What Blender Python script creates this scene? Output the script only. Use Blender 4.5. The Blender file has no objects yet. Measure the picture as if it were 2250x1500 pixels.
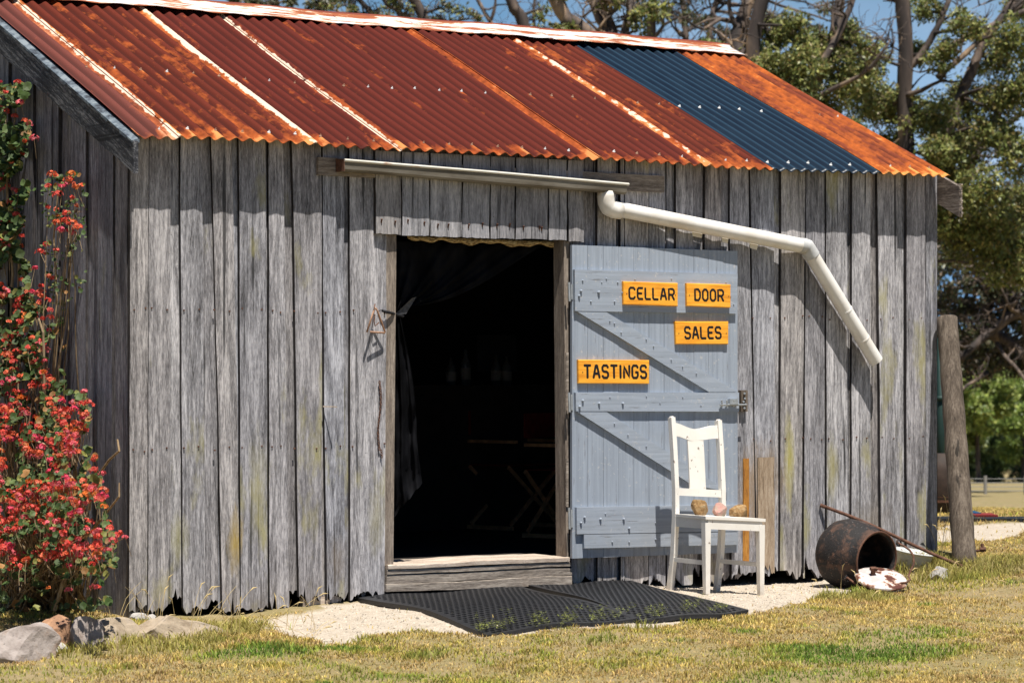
import bpy, bmesh, math, random
import numpy as np
from mathutils import Vector, Matrix, noise as mn
S = bpy.context.scene
COL = S.collection
rnd = random.Random(7)
rng = np.random.default_rng(11)

# ------------------------------------------------------------------ camera
CAM = np.array([-6.7746, -14.0374, 1.1841]); YAW, PITCH, FPX = .5846, .0107, 6186.6
cd = bpy.data.cameras.new('camera'); cam = bpy.data.objects.new('camera', cd); COL.objects.link(cam)
cam.location = CAM; cam.rotation_euler = (math.pi/2 + PITCH, 0, -YAW)
cd.sensor_width = 36; cd.lens = FPX/2250*36; cd.clip_start = .1; cd.clip_end = 3000
cd.dof.use_dof = True; cd.dof.focus_distance = 16.4; cd.dof.aperture_fstop = 5.0
S.camera = cam
# ------------------------------------------------------------------ sun and sky
TOSUN = Vector((-.22, -1, 2.75)).normalized()
sd = bpy.data.lights.new('sun', 'SUN'); sun = bpy.data.objects.new('sun', sd); COL.objects.link(sun)
sd.energy = 5.0; sd.angle = math.radians(.5); sd.color = (1, .955, .88)
sun.rotation_euler = TOSUN.to_track_quat('Z', 'Y').to_euler(); sun.location = (0, -10, 20)
W_ = bpy.data.worlds.new('World'); S.world = W_; W_.use_nodes = True
nt = W_.node_tree; nt.nodes.clear()
sky = nt.nodes.new('ShaderNodeTexSky'); sky.sky_type = 'NISHITA'; sky.sun_disc = False
sky.sun_elevation = math.asin(TOSUN.z); sky.sun_rotation = math.atan2(TOSUN.x, TOSUN.y)
sky.air_density = 1.0; sky.dust_density = .1; sky.ozone_density = 3.0
tcw = nt.nodes.new('ShaderNodeTexCoord')
mpw = nt.nodes.new('ShaderNodeMapping'); mpw.inputs['Scale'].default_value = (7, 7, 13); mpw.inputs['Location'].default_value = (3.1, .4, .2)
nzw = nt.nodes.new('ShaderNodeTexNoise'); nzw.inputs['Scale'].default_value = 1.0; nzw.inputs['Detail'].default_value = 6
crw = nt.nodes.new('ShaderNodeValToRGB'); crw.color_ramp.elements[0].position = .36; crw.color_ramp.elements[1].position = .68
mxw = nt.nodes.new('ShaderNodeMix'); mxw.data_type = 'RGBA'; mxw.inputs[7].default_value = (10.5, 11.3, 12.6, 1)
gmw = nt.nodes.new('ShaderNodeHueSaturation'); gmw.inputs['Saturation'].default_value = 1.5; gmw.inputs['Value'].default_value = .66
bgw = nt.nodes.new('ShaderNodeBackground'); bgw.inputs['Strength'].default_value = .05
ow = nt.nodes.new('ShaderNodeOutputWorld')
L = nt.links.new
L(tcw.outputs['Generated'], mpw.inputs['Vector']); L(mpw.outputs[0], nzw.inputs['Vector']); L(nzw.outputs[0], crw.inputs[0])
L(sky.outputs[0], gmw.inputs['Color'])
spw = nt.nodes.new('ShaderNodeSeparateXYZ'); L(tcw.outputs['Generated'], spw.inputs[0])
elw = nt.nodes.new('ShaderNodeValToRGB'); elw.color_ramp.elements[0].position = .06; elw.color_ramp.elements[0].color = (.95,.95,.95,1); elw.color_ramp.elements[1].position = .17; elw.color_ramp.elements[1].color = (0,0,0,1)
L(spw.outputs[2], elw.inputs[0]); lowm = nt.nodes.new('ShaderNodeMix'); lowm.data_type = 'RGBA'; lowm.inputs[7].default_value = (3.2, 6.6, 11.5, 1)
mlw = nt.nodes.new('ShaderNodeMath'); mlw.operation = 'MULTIPLY'; L(crw.outputs[0], mlw.inputs[0]); L(elw.outputs[0], mlw.inputs[1]); L(mlw.outputs[0], mxw.inputs[0]); L(elw.outputs[0], lowm.inputs[0]); L(gmw.outputs[0], lowm.inputs[6]); L(lowm.outputs[2], mxw.inputs[6]); L(mxw.outputs[2], bgw.inputs[0]); L(bgw.outputs[0], ow.inputs[0])
S.view_settings.view_transform = 'Standard'; S.view_settings.look = 'None'
S.view_settings.exposure = .66; S.view_settings.gamma = 1; S.view_settings.use_curve_mapping = False
S.render.engine = 'CYCLES'
S.cycles.max_bounces = 6; S.cycles.transparent_max_bounces = 8

# ------------------------------------------------------------------ measuring helpers
_s, _c = math.sin(YAW), math.cos(YAW)
_fx = np.array([_s, _c, 0]); _R = np.array([_c, -_s, 0]); _UZ = np.array([0, 0, 1.])
_FW = _fx*math.cos(PITCH) + _UZ*math.sin(PITCH); _UP = -_fx*math.sin(PITCH) + _UZ*math.cos(PITCH)
def ray(px, py): return _FW + _R*(px-1125)/FPX + _UP*(750-py)/FPX
def on(px, py, ax, v):
    d = ray(px, py); return CAM + d*(v-CAM[ax])/d[ax]
def at(px, py, D): return CAM + ray(px, py)*D
def wx(px, y=0., py=700): return float(on(px, py, 1, y)[0])

def smooth(a, b, t):
    t = np.clip((np.asarray(t, float)-a)/(b-a), 0, 1); return t*t*(3-2*t)
_bx = [-60, -3, 0, .6, 1.0, 1.65, 3, 3.45, 3.85, 4.9, 5.5, 5.9, 7, 60]
_bz = [-.3, -.25, -.175, -.20, -.175, -.13, -.115, -.118, -.152, -.16, -.09, -.02, .0, 0]
def gz(x, y):
    x = np.asarray(x, float); y = np.asarray(y, float)
    b = np.interp(x, _bx, _bz)
    z = b + .03*np.clip(y, -4, 0) + .012*np.clip(y+4, -14, 0)
    D = (x-CAM[0])*_s + (y-CAM[1])*_c
    z = z - .035*np.clip(D-23, 0, 110) - .008*np.clip(D-23, 0, 6)
    z = z + HUMP[2]*np.exp(-((x-HUMP[0])/1.0)**2-((y-HUMP[1])/.6)**2)
    return z
HUMP = (1.75, -1.05, .045)
def G(px, py):
    d = ray(px, py); lo, hi = 5., 200.
    t = 5.
    while t < 300:
        p = CAM + d*t
        if p[2] < gz(p[0], p[1]): break
        t += .1
    a, b = t-.1, t
    for _ in range(20):
        m = (a+b)/2; p = CAM+d*m
        if p[2] < gz(p[0], p[1]): b = m
        else: a = m
    return CAM + d*b

# ------------------------------------------------------------------ mesh helpers
class MB:
    def __init__(s): s.v = []; s.f = []; s.m = []
    def add(s, vs, fs, m=0):
        o = len(s.v); s.v.extend([tuple(map(float, q)) for q in vs]); s.f.extend([tuple(i+o for i in f) for f in fs]); s.m.extend([m]*len(fs))
    def box(s, a, b, m=0):
        (x0, y0, z0), (x1, y1, z1) = a, b
        s.hexa([(x0,y0,z0),(x1,y0,z0),(x1,y1,z0),(x0,y1,z0),(x0,y0,z1),(x1,y0,z1),(x1,y1,z1),(x0,y1,z1)], m)
    def hexa(s, c, m=0):   # 4 bottom (ccw) then 4 top
        s.add(c, [(3,2,1,0),(4,5,6,7),(0,1,5,4),(1,2,6,5),(2,3,7,6),(3,0,4,7)], m)
    def bar(s, p, q, w, h, up=(0,0,1), m=0, w2=None, h2=None):   # rectangular bar from p to q
        p = Vector(p); q = Vector(q); d = (q-p).normalized(); u = Vector(up); r = d.cross(u).normalized(); u = r.cross(d)
        w2 = w if w2 is None else w2; h2 = h if h2 is None else h2
        c = [p-r*w/2-u*h/2, p+r*w/2-u*h/2, p+r*w/2+u*h/2, p-r*w/2+u*h/2, q-r*w2/2-u*h2/2, q+r*w2/2-u*h2/2, q+r*w2/2+u*h2/2, q-r*w2/2+u*h2/2]
        s.hexa(c, m)
    def tube(s, pts, rad, n=8, m=0, cap=True, squash=None):
        pts = [Vector(p) for p in pts]; k = len(pts)
        rad = [rad]*k if isinstance(rad, (int, float)) else list(rad)
        t0 = (pts[1]-pts[0]).normalized(); a = Vector((0,0,1)) if abs(t0.z) < .9 else Vector((1,0,0))
        u = t0.cross(a).normalized(); vs = []
        for i, p in enumerate(pts):
            t = (pts[min(i+1,k-1)]-pts[max(i-1,0)]).normalized()
            u = (u - t*u.dot(t)).normalized(); w = t.cross(u)
            for j in range(n):
                an = 2*math.pi*j/n; o = u*math.cos(an)*rad[i] + w*math.sin(an)*rad[i]
                if squash: o = Vector((o.x*squash[0], o.y*squash[1], o.z*squash[2]))
                vs.append(p+o)
        fs = [(i*n+j, i*n+(j+1)%n, (i+1)*n+(j+1)%n, (i+1)*n+j) for i in range(k-1) for j in range(n)]
        if cap: fs += [tuple(reversed(range(n))), tuple((k-1)*n+j for j in range(n))]
        s.add(vs, fs, m)
    def grid(s, fn, nu, nv, m=0):
        vs = [fn(i/nu, j/nv) for i in range(nu+1) for j in range(nv+1)]
        fs = [(i*(nv+1)+j, (i+1)*(nv+1)+j, (i+1)*(nv+1)+j+1, i*(nv+1)+j+1) for i in range(nu) for j in range(nv)]
        s.add(vs, fs, m)
    def lathe(s, prof, c, ax, n=32, m=0):
        c = Vector(c); ax = Vector(ax).normalized(); a = Vector((0,0,1)) if abs(ax.z) < .9 else Vector((1,0,0))
        u = ax.cross(a).normalized(); w = ax.cross(u); k = len(prof)
        vs = [c + ax*h + (u*math.cos(2*math.pi*j/n)+w*math.sin(2*math.pi*j/n))*r for r, h in prof for j in range(n)]
        s.add(vs, [(i*n+j, i*n+(j+1)%n, (i+1)*n+(j+1)%n, (i+1)*n+j) for i in range(k-1) for j in range(n)], m)
    def build(s, name, mat, parent=None, sm=False, **kw):
        me = bpy.data.meshes.new(name); me.from_pydata(s.v, [], s.f)
        mats = mat if isinstance(mat, (list, tuple)) else [mat]
        for q in mats: me.materials.append(q)
        me.polygons.foreach_set('material_index', s.m)
        if sm: me.polygons.foreach_set('use_smooth', [True]*len(s.f))
        me.update()
        o = bpy.data.objects.new(name, me); COL.objects.link(o)
        if parent is not None: o.parent = parent; o.matrix_parent_inverse = Matrix.Translation(-Vector(parent.location)) if parent.type == 'EMPTY' else Matrix()
        for k_, v_ in kw.items(): o[k_] = v_
        return o
def fast(name, V, F, mat, parent=None, colors=None, sm=False, **kw):   # numpy mesh: V (n,3), F (m,k)
    me = bpy.data.meshes.new(name); n = len(V); m, k = F.shape
    me.vertices.add(n); me.vertices.foreach_set('co', np.ascontiguousarray(V, dtype=np.float32).ravel())
    me.loops.add(m*k); me.loops.foreach_set('vertex_index', np.ascontiguousarray(F, dtype=np.int32).ravel())
    me.polygons.add(m); me.polygons.foreach_set('loop_start', np.arange(0, m*k, k, dtype=np.int32)); 
    me.update(calc_edges=True)
    if colors is not None:
        a = me.color_attributes.new('Col', 'FLOAT_COLOR', 'POINT'); c = np.ones((n, 4), np.float32); c[:, :3] = colors; a.data.foreach_set('color', c.ravel())
    me.polygons.foreach_set('use_smooth', [sm]*m)
    for q in (mat if isinstance(mat, (list, tuple)) else [mat]): me.materials.append(q)
    o = bpy.data.objects.new(name, me); COL.objects.link(o)
    if parent is not None: o.parent = parent; o.matrix_parent_inverse = Matrix.Translation(-Vector(parent.location)) if parent.type == 'EMPTY' else Matrix()
    for k_, v_ in kw.items(): o[k_] = v_
    return o
def studs(name, items, mats, parent):   # items: (points, radii, material index); one small object per head
    for k_, (pts_, rr_, mi) in enumerate(items):
        b_ = MB(); b_.tube(pts_, rr_, 7); b_.build(name, mats[mi], parent)
def thing(name, label, cat, loc=(0,0,0), group=None):
    o = bpy.data.objects.new(name, None); COL.objects.link(o); o.location = Vector([float(q) for q in loc]); o.empty_display_size = .2
    o['label'] = label; o['category'] = cat
    if group: o['group'] = group
    return o
def tag(o, label, cat, group=None):
    o['label'] = label; o['category'] = cat
    if group: o['group'] = group
    return o

# ------------------------------------------------------------------ material helpers
class N:
    def __init__(s, name, rough=.8):
        s.m = bpy.data.materials.new(name); s.m.use_nodes = True; s.t = s.m.node_tree; s.b = s.t.nodes['Principled BSDF']
        s.b.inputs['Roughness'].default_value = rough; s.b.inputs['Specular IOR Level'].default_value = .3
    def n(s, t, **kw):
        q = s.t.nodes.new(t)
        for k, v in kw.items(): setattr(q, k, v)
        return q
    def l(s, a, b): s.t.links.new(a, b)
    def co(s, scale=(1,1,1), src='Object', off=None, tilt=0):
        tc = s.n('ShaderNodeTexCoord'); mp = s.n('ShaderNodeMapping'); mp.inputs['Scale'].default_value = scale
        if tilt:
            vr = s.n('ShaderNodeVectorRotate', rotation_type='X_AXIS'); vr.inputs['Angle'].default_value = tilt; s.l(tc.outputs[src], vr.inputs[0]); ad = s.n('ShaderNodeVectorMath', operation='ADD'); s.l(vr.outputs[0], ad.inputs[0])
            if off is not None: s.l(off, ad.inputs[1])
            s.l(ad.outputs[0], mp.inputs[0]); return mp.outputs[0]
        if off is not None:
            ad = s.n('ShaderNodeVectorMath', operation='ADD'); s.l(tc.outputs[src], ad.inputs[0]); s.l(off, ad.inputs[1]); s.l(ad.outputs[0], mp.inputs[0])
        else: s.l(tc.outputs[src], mp.inputs[0])
        return mp.outputs[0]
    def noise(s, vec, scale=1, detail=4, rough=.55, dist=0):
        q = s.n('ShaderNodeTexNoise'); q.inputs['Scale'].default_value = scale; q.inputs['Detail'].default_value = detail
        q.inputs['Roughness'].default_value = rough; q.inputs['Distortion'].default_value = dist; s.l(vec, q.inputs['Vector']); return q.outputs[0]
    def ramp(s, fac, stops):
        q = s.n('ShaderNodeValToRGB'); e = q.color_ramp.elements
        while len(e) < len(stops): e.new(.5)
        for i, (p, c) in enumerate(stops):
            e[i].position = p; e[i].color = (c, c, c, 1) if isinstance(c, (int, float)) else (*c, 1)
        s.l(fac, q.inputs[0]); return q.outputs[0]
    def mix(s, fac, a, b, mode='MIX'):
        q = s.n('ShaderNodeMix', data_type='RGBA', blend_type=mode)
        for v, i in ((fac, 0), (a, 6), (b, 7)):
            if isinstance(v, (int, float)): q.inputs[i].default_value = v
            elif isinstance(v, tuple): q.inputs[i].default_value = (*v, 1)
            else: s.l(v, q.inputs[i])
        return q.outputs[2]
    def math(s, op, a, b=None, clamp=False):
        q = s.n('ShaderNodeMath', operation=op, use_clamp=clamp)
        for v, i in ((a, 0), (b, 1)):
            if v is None: continue
            if isinstance(v, (int, float)): q.inputs[i].default_value = v
            else: s.l(v, q.inputs[i])
        return q.outputs[0]
    def sep(s, vec, i): q = s.n('ShaderNodeSeparateXYZ'); s.l(vec, q.inputs[0]); return q.outputs[i]
    def attr(s, name, out='Fac'): q = s.n('ShaderNodeAttribute', attribute_name=name); return q.outputs[out]
    def bump(s, h, st=.3, d=.01):
        q = s.n('ShaderNodeBump'); q.inputs['Strength'].default_value = st; q.inputs['Distance'].default_value = d; s.l(h, q.inputs['Height']); s.l(q.outputs[0], s.b.inputs['Normal'])
    def col(s, c):
        if isinstance(c, tuple): s.b.inputs['Base Color'].default_value = (*c, 1)
        else: s.l(c, s.b.inputs['Base Color'])
        return s.m
def island(s):
    g = s.n('ShaderNodeNewGeometry'); return g.outputs['Random Per Island']
def wood(name, lo, mid, hi, axis=2, lichen=0., rough=.85, warm=.0, grain=1.0, spots=True, tilt=0, stains=()):
    s = N(name, rough); isl = island(s)
    cx = s.n('ShaderNodeCombineXYZ'); mul = s.math('MULTIPLY', isl, 37.)
    for i in range(3): s.l(mul, cx.inputs[i])
    sc = [62*grain]*3; sc[axis] = 4.2*grain
    v = s.co(tuple(sc), off=cx.outputs[0], tilt=tilt); g1 = s.noise(v, 1, 8, .75, .2)
    sc2 = [10]*3; sc2[axis] = 1.6
    v2 = s.co(tuple(sc2), off=cx.outputs[0], tilt=tilt); g2 = s.noise(v2, 1, 4, .6, .6)
    sc3 = [170]*3; sc3[axis] = 26
    g3 = s.noise(s.co(tuple(sc3), off=cx.outputs[0], tilt=tilt), 1, 3, .7)
    f = s.math('ADD', s.math('MULTIPLY', g1, .48), s.math('ADD', s.math('MULTIPLY', g2, .24), s.math('MULTIPLY', g3, .28)))
    c = s.ramp(f, [(.385, lo), (.49, mid), (.60, hi)])
    hu = s.ramp(isl, [(0, (.84, .81, .82)), (.2, (1.20, 1.18, 1.16)), (.4, (.76, .76, .79)), (.6, (1.08, 1.02, .95)), (.8, (.92, .94, .99)), (1, (.76, .70, .65))])
    c = s.mix(1, c, hu, 'MULTIPLY')
    # streaks: dark cracks along the grain
    sc4 = [30]*3; sc4[axis] = .7
    cr = s.noise(s.co(tuple(sc4), off=cx.outputs[0]), 1, 3, .5)
    c = s.mix(s.ramp(cr, [(.30, .85), (.355, 0)]), c, tuple(q*.45 for q in lo))
    if lichen > 0:
        vo = s.co((1, 1, 1)); z = s.sep(vo, 2)
        ln = s.noise(s.co((3.2, 3.2, 1.1), off=cx.outputs[0]), 1, 5, .65)
        zm = s.ramp(s.math('MULTIPLY', s.math('ADD', z, .25), .6), [(0, 1), (.45, .35), (1, 0)])
        lf = s.ramp(s.math('ADD', ln, s.math('MULTIPLY', zm, .11)), [(.62, 0), (.74, lichen)])
        c = s.mix(lf, c, (.34, .31, .13))
        zb = s.ramp(s.math('MULTIPLY', s.math('ADD', z, .3), 1.0), [(0, .55), (.35, .0)])
        c = s.mix(s.math('MULTIPLY', zb, s.ramp(g2, [(.4, 1), (.6, .2)])), c, (.21, .17, .13))
    for (cx_, cz_, sx_, sz_, colr, amt) in stains:
        mp = s.n('ShaderNodeMapping'); tcc = s.n('ShaderNodeTexCoord'); s.l(tcc.outputs['Object'], mp.inputs[0])
        mp.inputs['Scale'].default_value = (1/sx_, 0, 1/sz_); mp.inputs['Location'].default_value = (-cx_/sx_, 0, -cz_/sz_)
        ln = s.n('ShaderNodeVectorMath', operation='LENGTH'); s.l(mp.outputs[0], ln.inputs[0])
        nn_ = s.noise(s.co((26, 26, 7)), 1, 6, .7)
        m_ = s.ramp(s.math('ADD', ln.outputs['Value'], s.math('MULTIPLY', nn_, 1.3)), [(.78, amt), (1.0, 0)] if False else [(.75, amt), (.98, amt*.45), (1.0, 0)])
        q_ = s.math('ADD', ln.outputs['Value'], s.math('MULTIPLY', nn_, 1.3)); q_ = s.math('MULTIPLY', q_, .5)
        m_ = s.ramp(q_, [(.36, amt), (.56, amt*.5), (.74, 0)])
        c = s.mix(m_, c, colr)
    if spots:
        sp = s.noise(s.co((90, 90, 90)), 1, 2, .5)
        c = s.mix(s.ramp(sp, [(.27, .6), (.31, 0)]), c, (.05, .045, .045))
    s.bump(f, .55, .006)
    return s.col(c)
def plain(name, c, rough=.7, var=.25, scale=25, metal=0, bump=.15):
    s = N(name, rough); s.b.inputs['Metallic'].default_value = metal
    nz = s.noise(s.co((1,1,1)), scale, 5, .6)
    col = s.mix(s.ramp(nz, [(.3, 0), (.7, 1)]), tuple(q*(1-var) for q in c), tuple(min(1, q*(1+var)) for q in c))
    if bump: s.bump(nz, bump, .004)
    return s.col(col)
def vcol(name, rough=.7, trans=.0, nz=None):
    s = N(name, rough); c = s.attr('Col', 'Color')
    if trans:
        tr = s.n('ShaderNodeBsdfTranslucent'); mx = s.n('ShaderNodeMixShader'); mx.inputs[0].default_value = trans
        s.l(c, tr.inputs[0]); s.l(s.b.outputs[0], mx.inputs[1]); s.l(tr.outputs[0], mx.inputs[2]); s.l(mx.outputs[0], s.t.nodes['Material Output'].inputs[0])
    s.b.inputs['Specular IOR Level'].default_value = .35
    return s.col(c)

M = {}
M['wall'] = wood('weathered_boards', (.058,.056,.058), (.252,.248,.260), (.57,.56,.575), 2, lichen=.75, stains=[(4.30,.35,.16,.45,(.26,.17,.09),.65),(5.3,.2,.3,.2,(.24,.19,.13),.4),(.64,.24,.07,.26,(.36,.25,.035),.85),(4.62,.62,.06,.42,(.40,.36,.09),.8),(4.42,.50,.28,.34,(.30,.20,.10),.6),(4.98,.55,.07,.3,(.36,.32,.11),.6),(.30,.26,.08,.2,(.30,.28,.11),.6),(1.30,.10,.12,.2,(.17,.13,.09),.5),(1.56,.33,.09,.3,(.30,.27,.13),.5),(.78,.55,.09,.4,(.40,.37,.20),.4)])
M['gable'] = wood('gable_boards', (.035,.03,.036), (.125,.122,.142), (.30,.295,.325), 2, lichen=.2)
M['edge'] = wood('shaded_dirty_edges', (.012,.011,.012), (.035,.031,.032), (.10,.092,.09), 2)  # board sides: dirt plus the shade of the gaps, painted as one dark wood
M['lintel'] = wood('lintel_boards', (.09,.086,.092), (.25,.25,.265), (.45,.44,.455), 2, warm=.3)
M['beam'] = wood('grey_beam', (.07,.06,.05), (.24,.21,.185), (.46,.42,.37), 0)
M['gutterboard'] = wood('gutter_board_wood', (.10,.085,.075), (.21,.185,.165), (.36,.33,.30), 0)
M['sill'] = wood('pale_sill', (.20,.14,.10), (.42,.36,.31), (.62,.56,.49), 0)
M['jamb'] = wood('jamb_wood', (.09,.075,.065), (.21,.18,.155), (.36,.32,.28), 2)
M['barge'] = wood('barge_wood', (.010,.011,.015), (.030,.033,.042), (.20,.21,.235), 1, tilt=-.463)
M['post'] = wood('post_wood', (.035,.028,.022), (.105,.085,.068), (.21,.18,.15), 2, grain=.6)
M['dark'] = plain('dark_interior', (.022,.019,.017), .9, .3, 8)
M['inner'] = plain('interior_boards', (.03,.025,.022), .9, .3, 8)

def painted(name, c, axis=2):
    s = N(name, .55); isl = island(s); sc = [45]*3; sc[axis] = 1.4
    g = s.noise(s.co(tuple(sc)), 1, 6, .6); d = s.noise(s.co((5,5,5)), 1, 4, .6)
    k = s.mix(s.ramp(g, [(.35, .0), (.62, 1)]), tuple(q*.86 for q in c), tuple(q*1.07 for q in c))
    k = s.mix(s.ramp(d, [(.45, 0), (.75, .35)]), k, tuple(q*.82 for q in c))
    ch = s.noise(s.co((38,38,38)), 1, 4, .7)
    k = s.mix(s.ramp(ch, [(.625, 0), (.65, .7)]), k, (.47,.465,.46))
    sc[axis] = 3; gr2 = s.noise(s.co(tuple(sc)), 1.6, 5, .7); k = s.mix(s.ramp(gr2, [(.31,.85),(.385,0)]), k, (.15,.145,.15))
    z = s.sep(s.co((1,1,1)), 2); k = s.mix(s.math('MULTIPLY', s.ramp(z, [(.05,.5),(.40,0)]), s.ramp(d, [(.35,1),(.6,.2)])), k, (.24,.235,.22))
    s.bump(g, .35, .003); return s.col(k)
M['door'] = painted('blue_grey_paint', (.305,.345,.405))
M['rail'] = painted('blue_grey_paint_rail', (.32,.36,.42), 0)
M['white'] = None
s = N('cream_white_paint', .5)
g = s.noise(s.co((9,9,9)), 1, 5, .6); c = s.mix(s.ramp(g, [(.4,0),(.7,.5)]), (.80,.765,.70), (.69,.64,.56))
ch = s.noise(s.co((40,40,26)), 1, 4, .65); c = s.mix(s.ramp(ch, [(.665,0),(.685,1)]), c, (.22,.17,.13)); zz = s.sep(s.co((1,1,1)), 2); c = s.mix(s.math('MULTIPLY', s.ramp(s.math('ADD', zz, .2), [(.02,.75),(.22,0)]), s.ramp(g, [(.4,.3),(.6,1)])), c, (.42,.34,.25)); M['white'] = s.col(c)
s = N('orange_sign_wood', .38); g = s.noise(s.co((5,50,60)), 1, 5, .6, .4)
M['sign'] = s.col(s.ramp(g, [(.35, (.72,.27,.02)), (.5, (.90,.38,.03)), (.65, (.98,.48,.055))])); s.bump(g, .1, .002)
M['letter'] = plain('black_letter', (.008,.008,.010), .6, .1, 30, bump=0)
M['metal'] = plain('galvanised_metal', (.45,.47,.48), .4, .15, 30, .6)
M['screw'] = plain('pale_screw', (.70,.70,.68), .5, .1, 30, .0)
M['rustm'] = plain('rusty_iron', (.115,.055,.035), .85, .5, 40)
M['copper'] = plain('rusty_triangle', (.38,.22,.14), .6, .3, 60)
s = N('white_plastic_pipe', .35); g = s.noise(s.co((4,4,4)), 1, 5, .6); d = s.noise(s.co((30,30,30)), 1, 3, .6)
c = s.mix(s.ramp(g, [(.42,0),(.70,.7)]), (.78,.75,.70), (.60,.52,.42)); M['pipe'] = s.col(s.mix(s.ramp(d, [(.6,0),(.8,.25)]), c, (.5,.44,.38)))
M['pipegrey'] = plain('greyed_plastic', (.50,.50,.49), .55, .2, 14)
s = N('old_gutter_metal', .6); g = s.noise(s.co((2.2,14,14)), 1, 5, .65); c = s.ramp(g, [(.35, (.085,.07,.05)), (.5, (.145,.125,.095)), (.68, (.22,.20,.165))]); M['gutter'] = s.col(c)
s = N('gutter_lip', .45); g = s.noise(s.co((5,20,20)), 1, 4, .6); M['lip'] = s.col(s.ramp(g, [(.35, (.60,.56,.48)), (.62, (.66,.64,.58)), (.72, (.40,.20,.10))]))
M['cord'] = plain('black_cord', (.012,.012,.014), .7, .2, 50)

def rusty(name, bias, dark, org, pale):
    s = N(name, .72); uv = s.co((1,1,1), 'UV'); v = s.sep(uv, 1)
    def nz(sx, sy, d=5, r=.62): return s.noise(s.co((sx, sy, 1), 'UV'), 1, d, r, .3)
    n1 = nz(7.5, 1.7); n2 = nz(26, 13, 4); n3 = nz(140, 110, 2); nl = nz(1.6, 1.3, 3)
    seam = s.attr('seam'); ce = s.attr('crest'); rr = s.attr('screwstain')
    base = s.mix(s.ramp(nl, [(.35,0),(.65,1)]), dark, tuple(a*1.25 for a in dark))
    base = s.mix(s.ramp(ce, [(.1, .85), (.75, 0)]), base, tuple(a*.42 for a in dark))  # valleys: darker rust with the shade between corrugations painted in
    base = s.mix(s.ramp(n3, [(.35,.35),(.6,0)]), base, tuple(a*.6 for a in dark))
    ev = s.ramp(v, [(0, .24), (.04, .15), (.11, .07), (.24, 0)])
    f = s.math('ADD', s.math('MULTIPLY', n1, .72), s.math('MULTIPLY', n2, .28))
    f = s.math('ADD', s.math('ADD', f, ev), s.math('ADD', s.math('MULTIPLY', seam, .24), bias))
    st_ = nz(12, .55, 4); c_st = s.ramp(st_, [(.52,0),(.66,.085)]); f = s.math('ADD', f, c_st); f = s.math('ADD', f, s.math('MULTIPLY', rr, .26))
    oc = s.mix(s.ramp(n2, [(.35,0),(.65,1)]), tuple(a*.62 for a in org), org)
    c = s.mix(s.ramp(f, [(.58, 0), (.64, .55), (.74, 1)]), base, oc)
    yel = tuple(min(1, a) for a in (org[0]*1.5, org[1]*2.7, org[2]*4))
    c = s.mix(s.ramp(f, [(.76, 0), (.86, 1)]), c, yel)
    pf = s.math('ADD', s.math('MULTIPLY', n2, .62), s.math('MULTIPLY', s.attr('white'), .40))
    c = s.mix(s.ramp(pf, [(.58, 0), (.63, .95)]), c, pale)
    s.bump(n3, .25, .002); s.b.inputs['Specular IOR Level'].default_value = .12
    return s.col(c)
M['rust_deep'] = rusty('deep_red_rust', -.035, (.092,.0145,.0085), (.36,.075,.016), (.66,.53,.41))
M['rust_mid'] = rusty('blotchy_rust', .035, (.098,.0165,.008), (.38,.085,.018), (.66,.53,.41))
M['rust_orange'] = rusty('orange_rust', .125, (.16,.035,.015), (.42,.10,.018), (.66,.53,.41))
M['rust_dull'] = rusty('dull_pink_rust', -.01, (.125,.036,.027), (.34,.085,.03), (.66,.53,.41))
s = N('navy_painted_iron', .38); g = s.noise(s.co((10, 2, 1), 'UV'), 1, 4, .6)
M['navy'] = s.col(s.mix(s.ramp(s.attr('crest'), [(.78,0),(.98,.8)]), s.ramp(g, [(.35, (.004,.010,.021)), (.65, (.008,.018,.032))]), (.022,.050,.078))); s.b.inputs['Specular IOR Level'].default_value = .25  # paler crests: corrugation shading painted into the navy
s = N('ridge_cap_metal', .45)
g = s.noise(s.co((2.6, 3.2, 1), 'UV'), 1, 6, .7, .3); v = s.sep(s.co((1,1,1), 'UV'), 1)
f = s.math('ADD', g, s.ramp(v, [(0, .09), (.06, .0), (.35, -.06), (.70, -.03), (.86, .05), (.93, .2), (1, .4)]))
c = s.ramp(f, [(.48, (.60,.61,.62)), (.53, (.58,.43,.30)), (.57, (.34,.10,.035)), (.75, (.17,.04,.025))]); M['cap'] = s.col(c)

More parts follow.
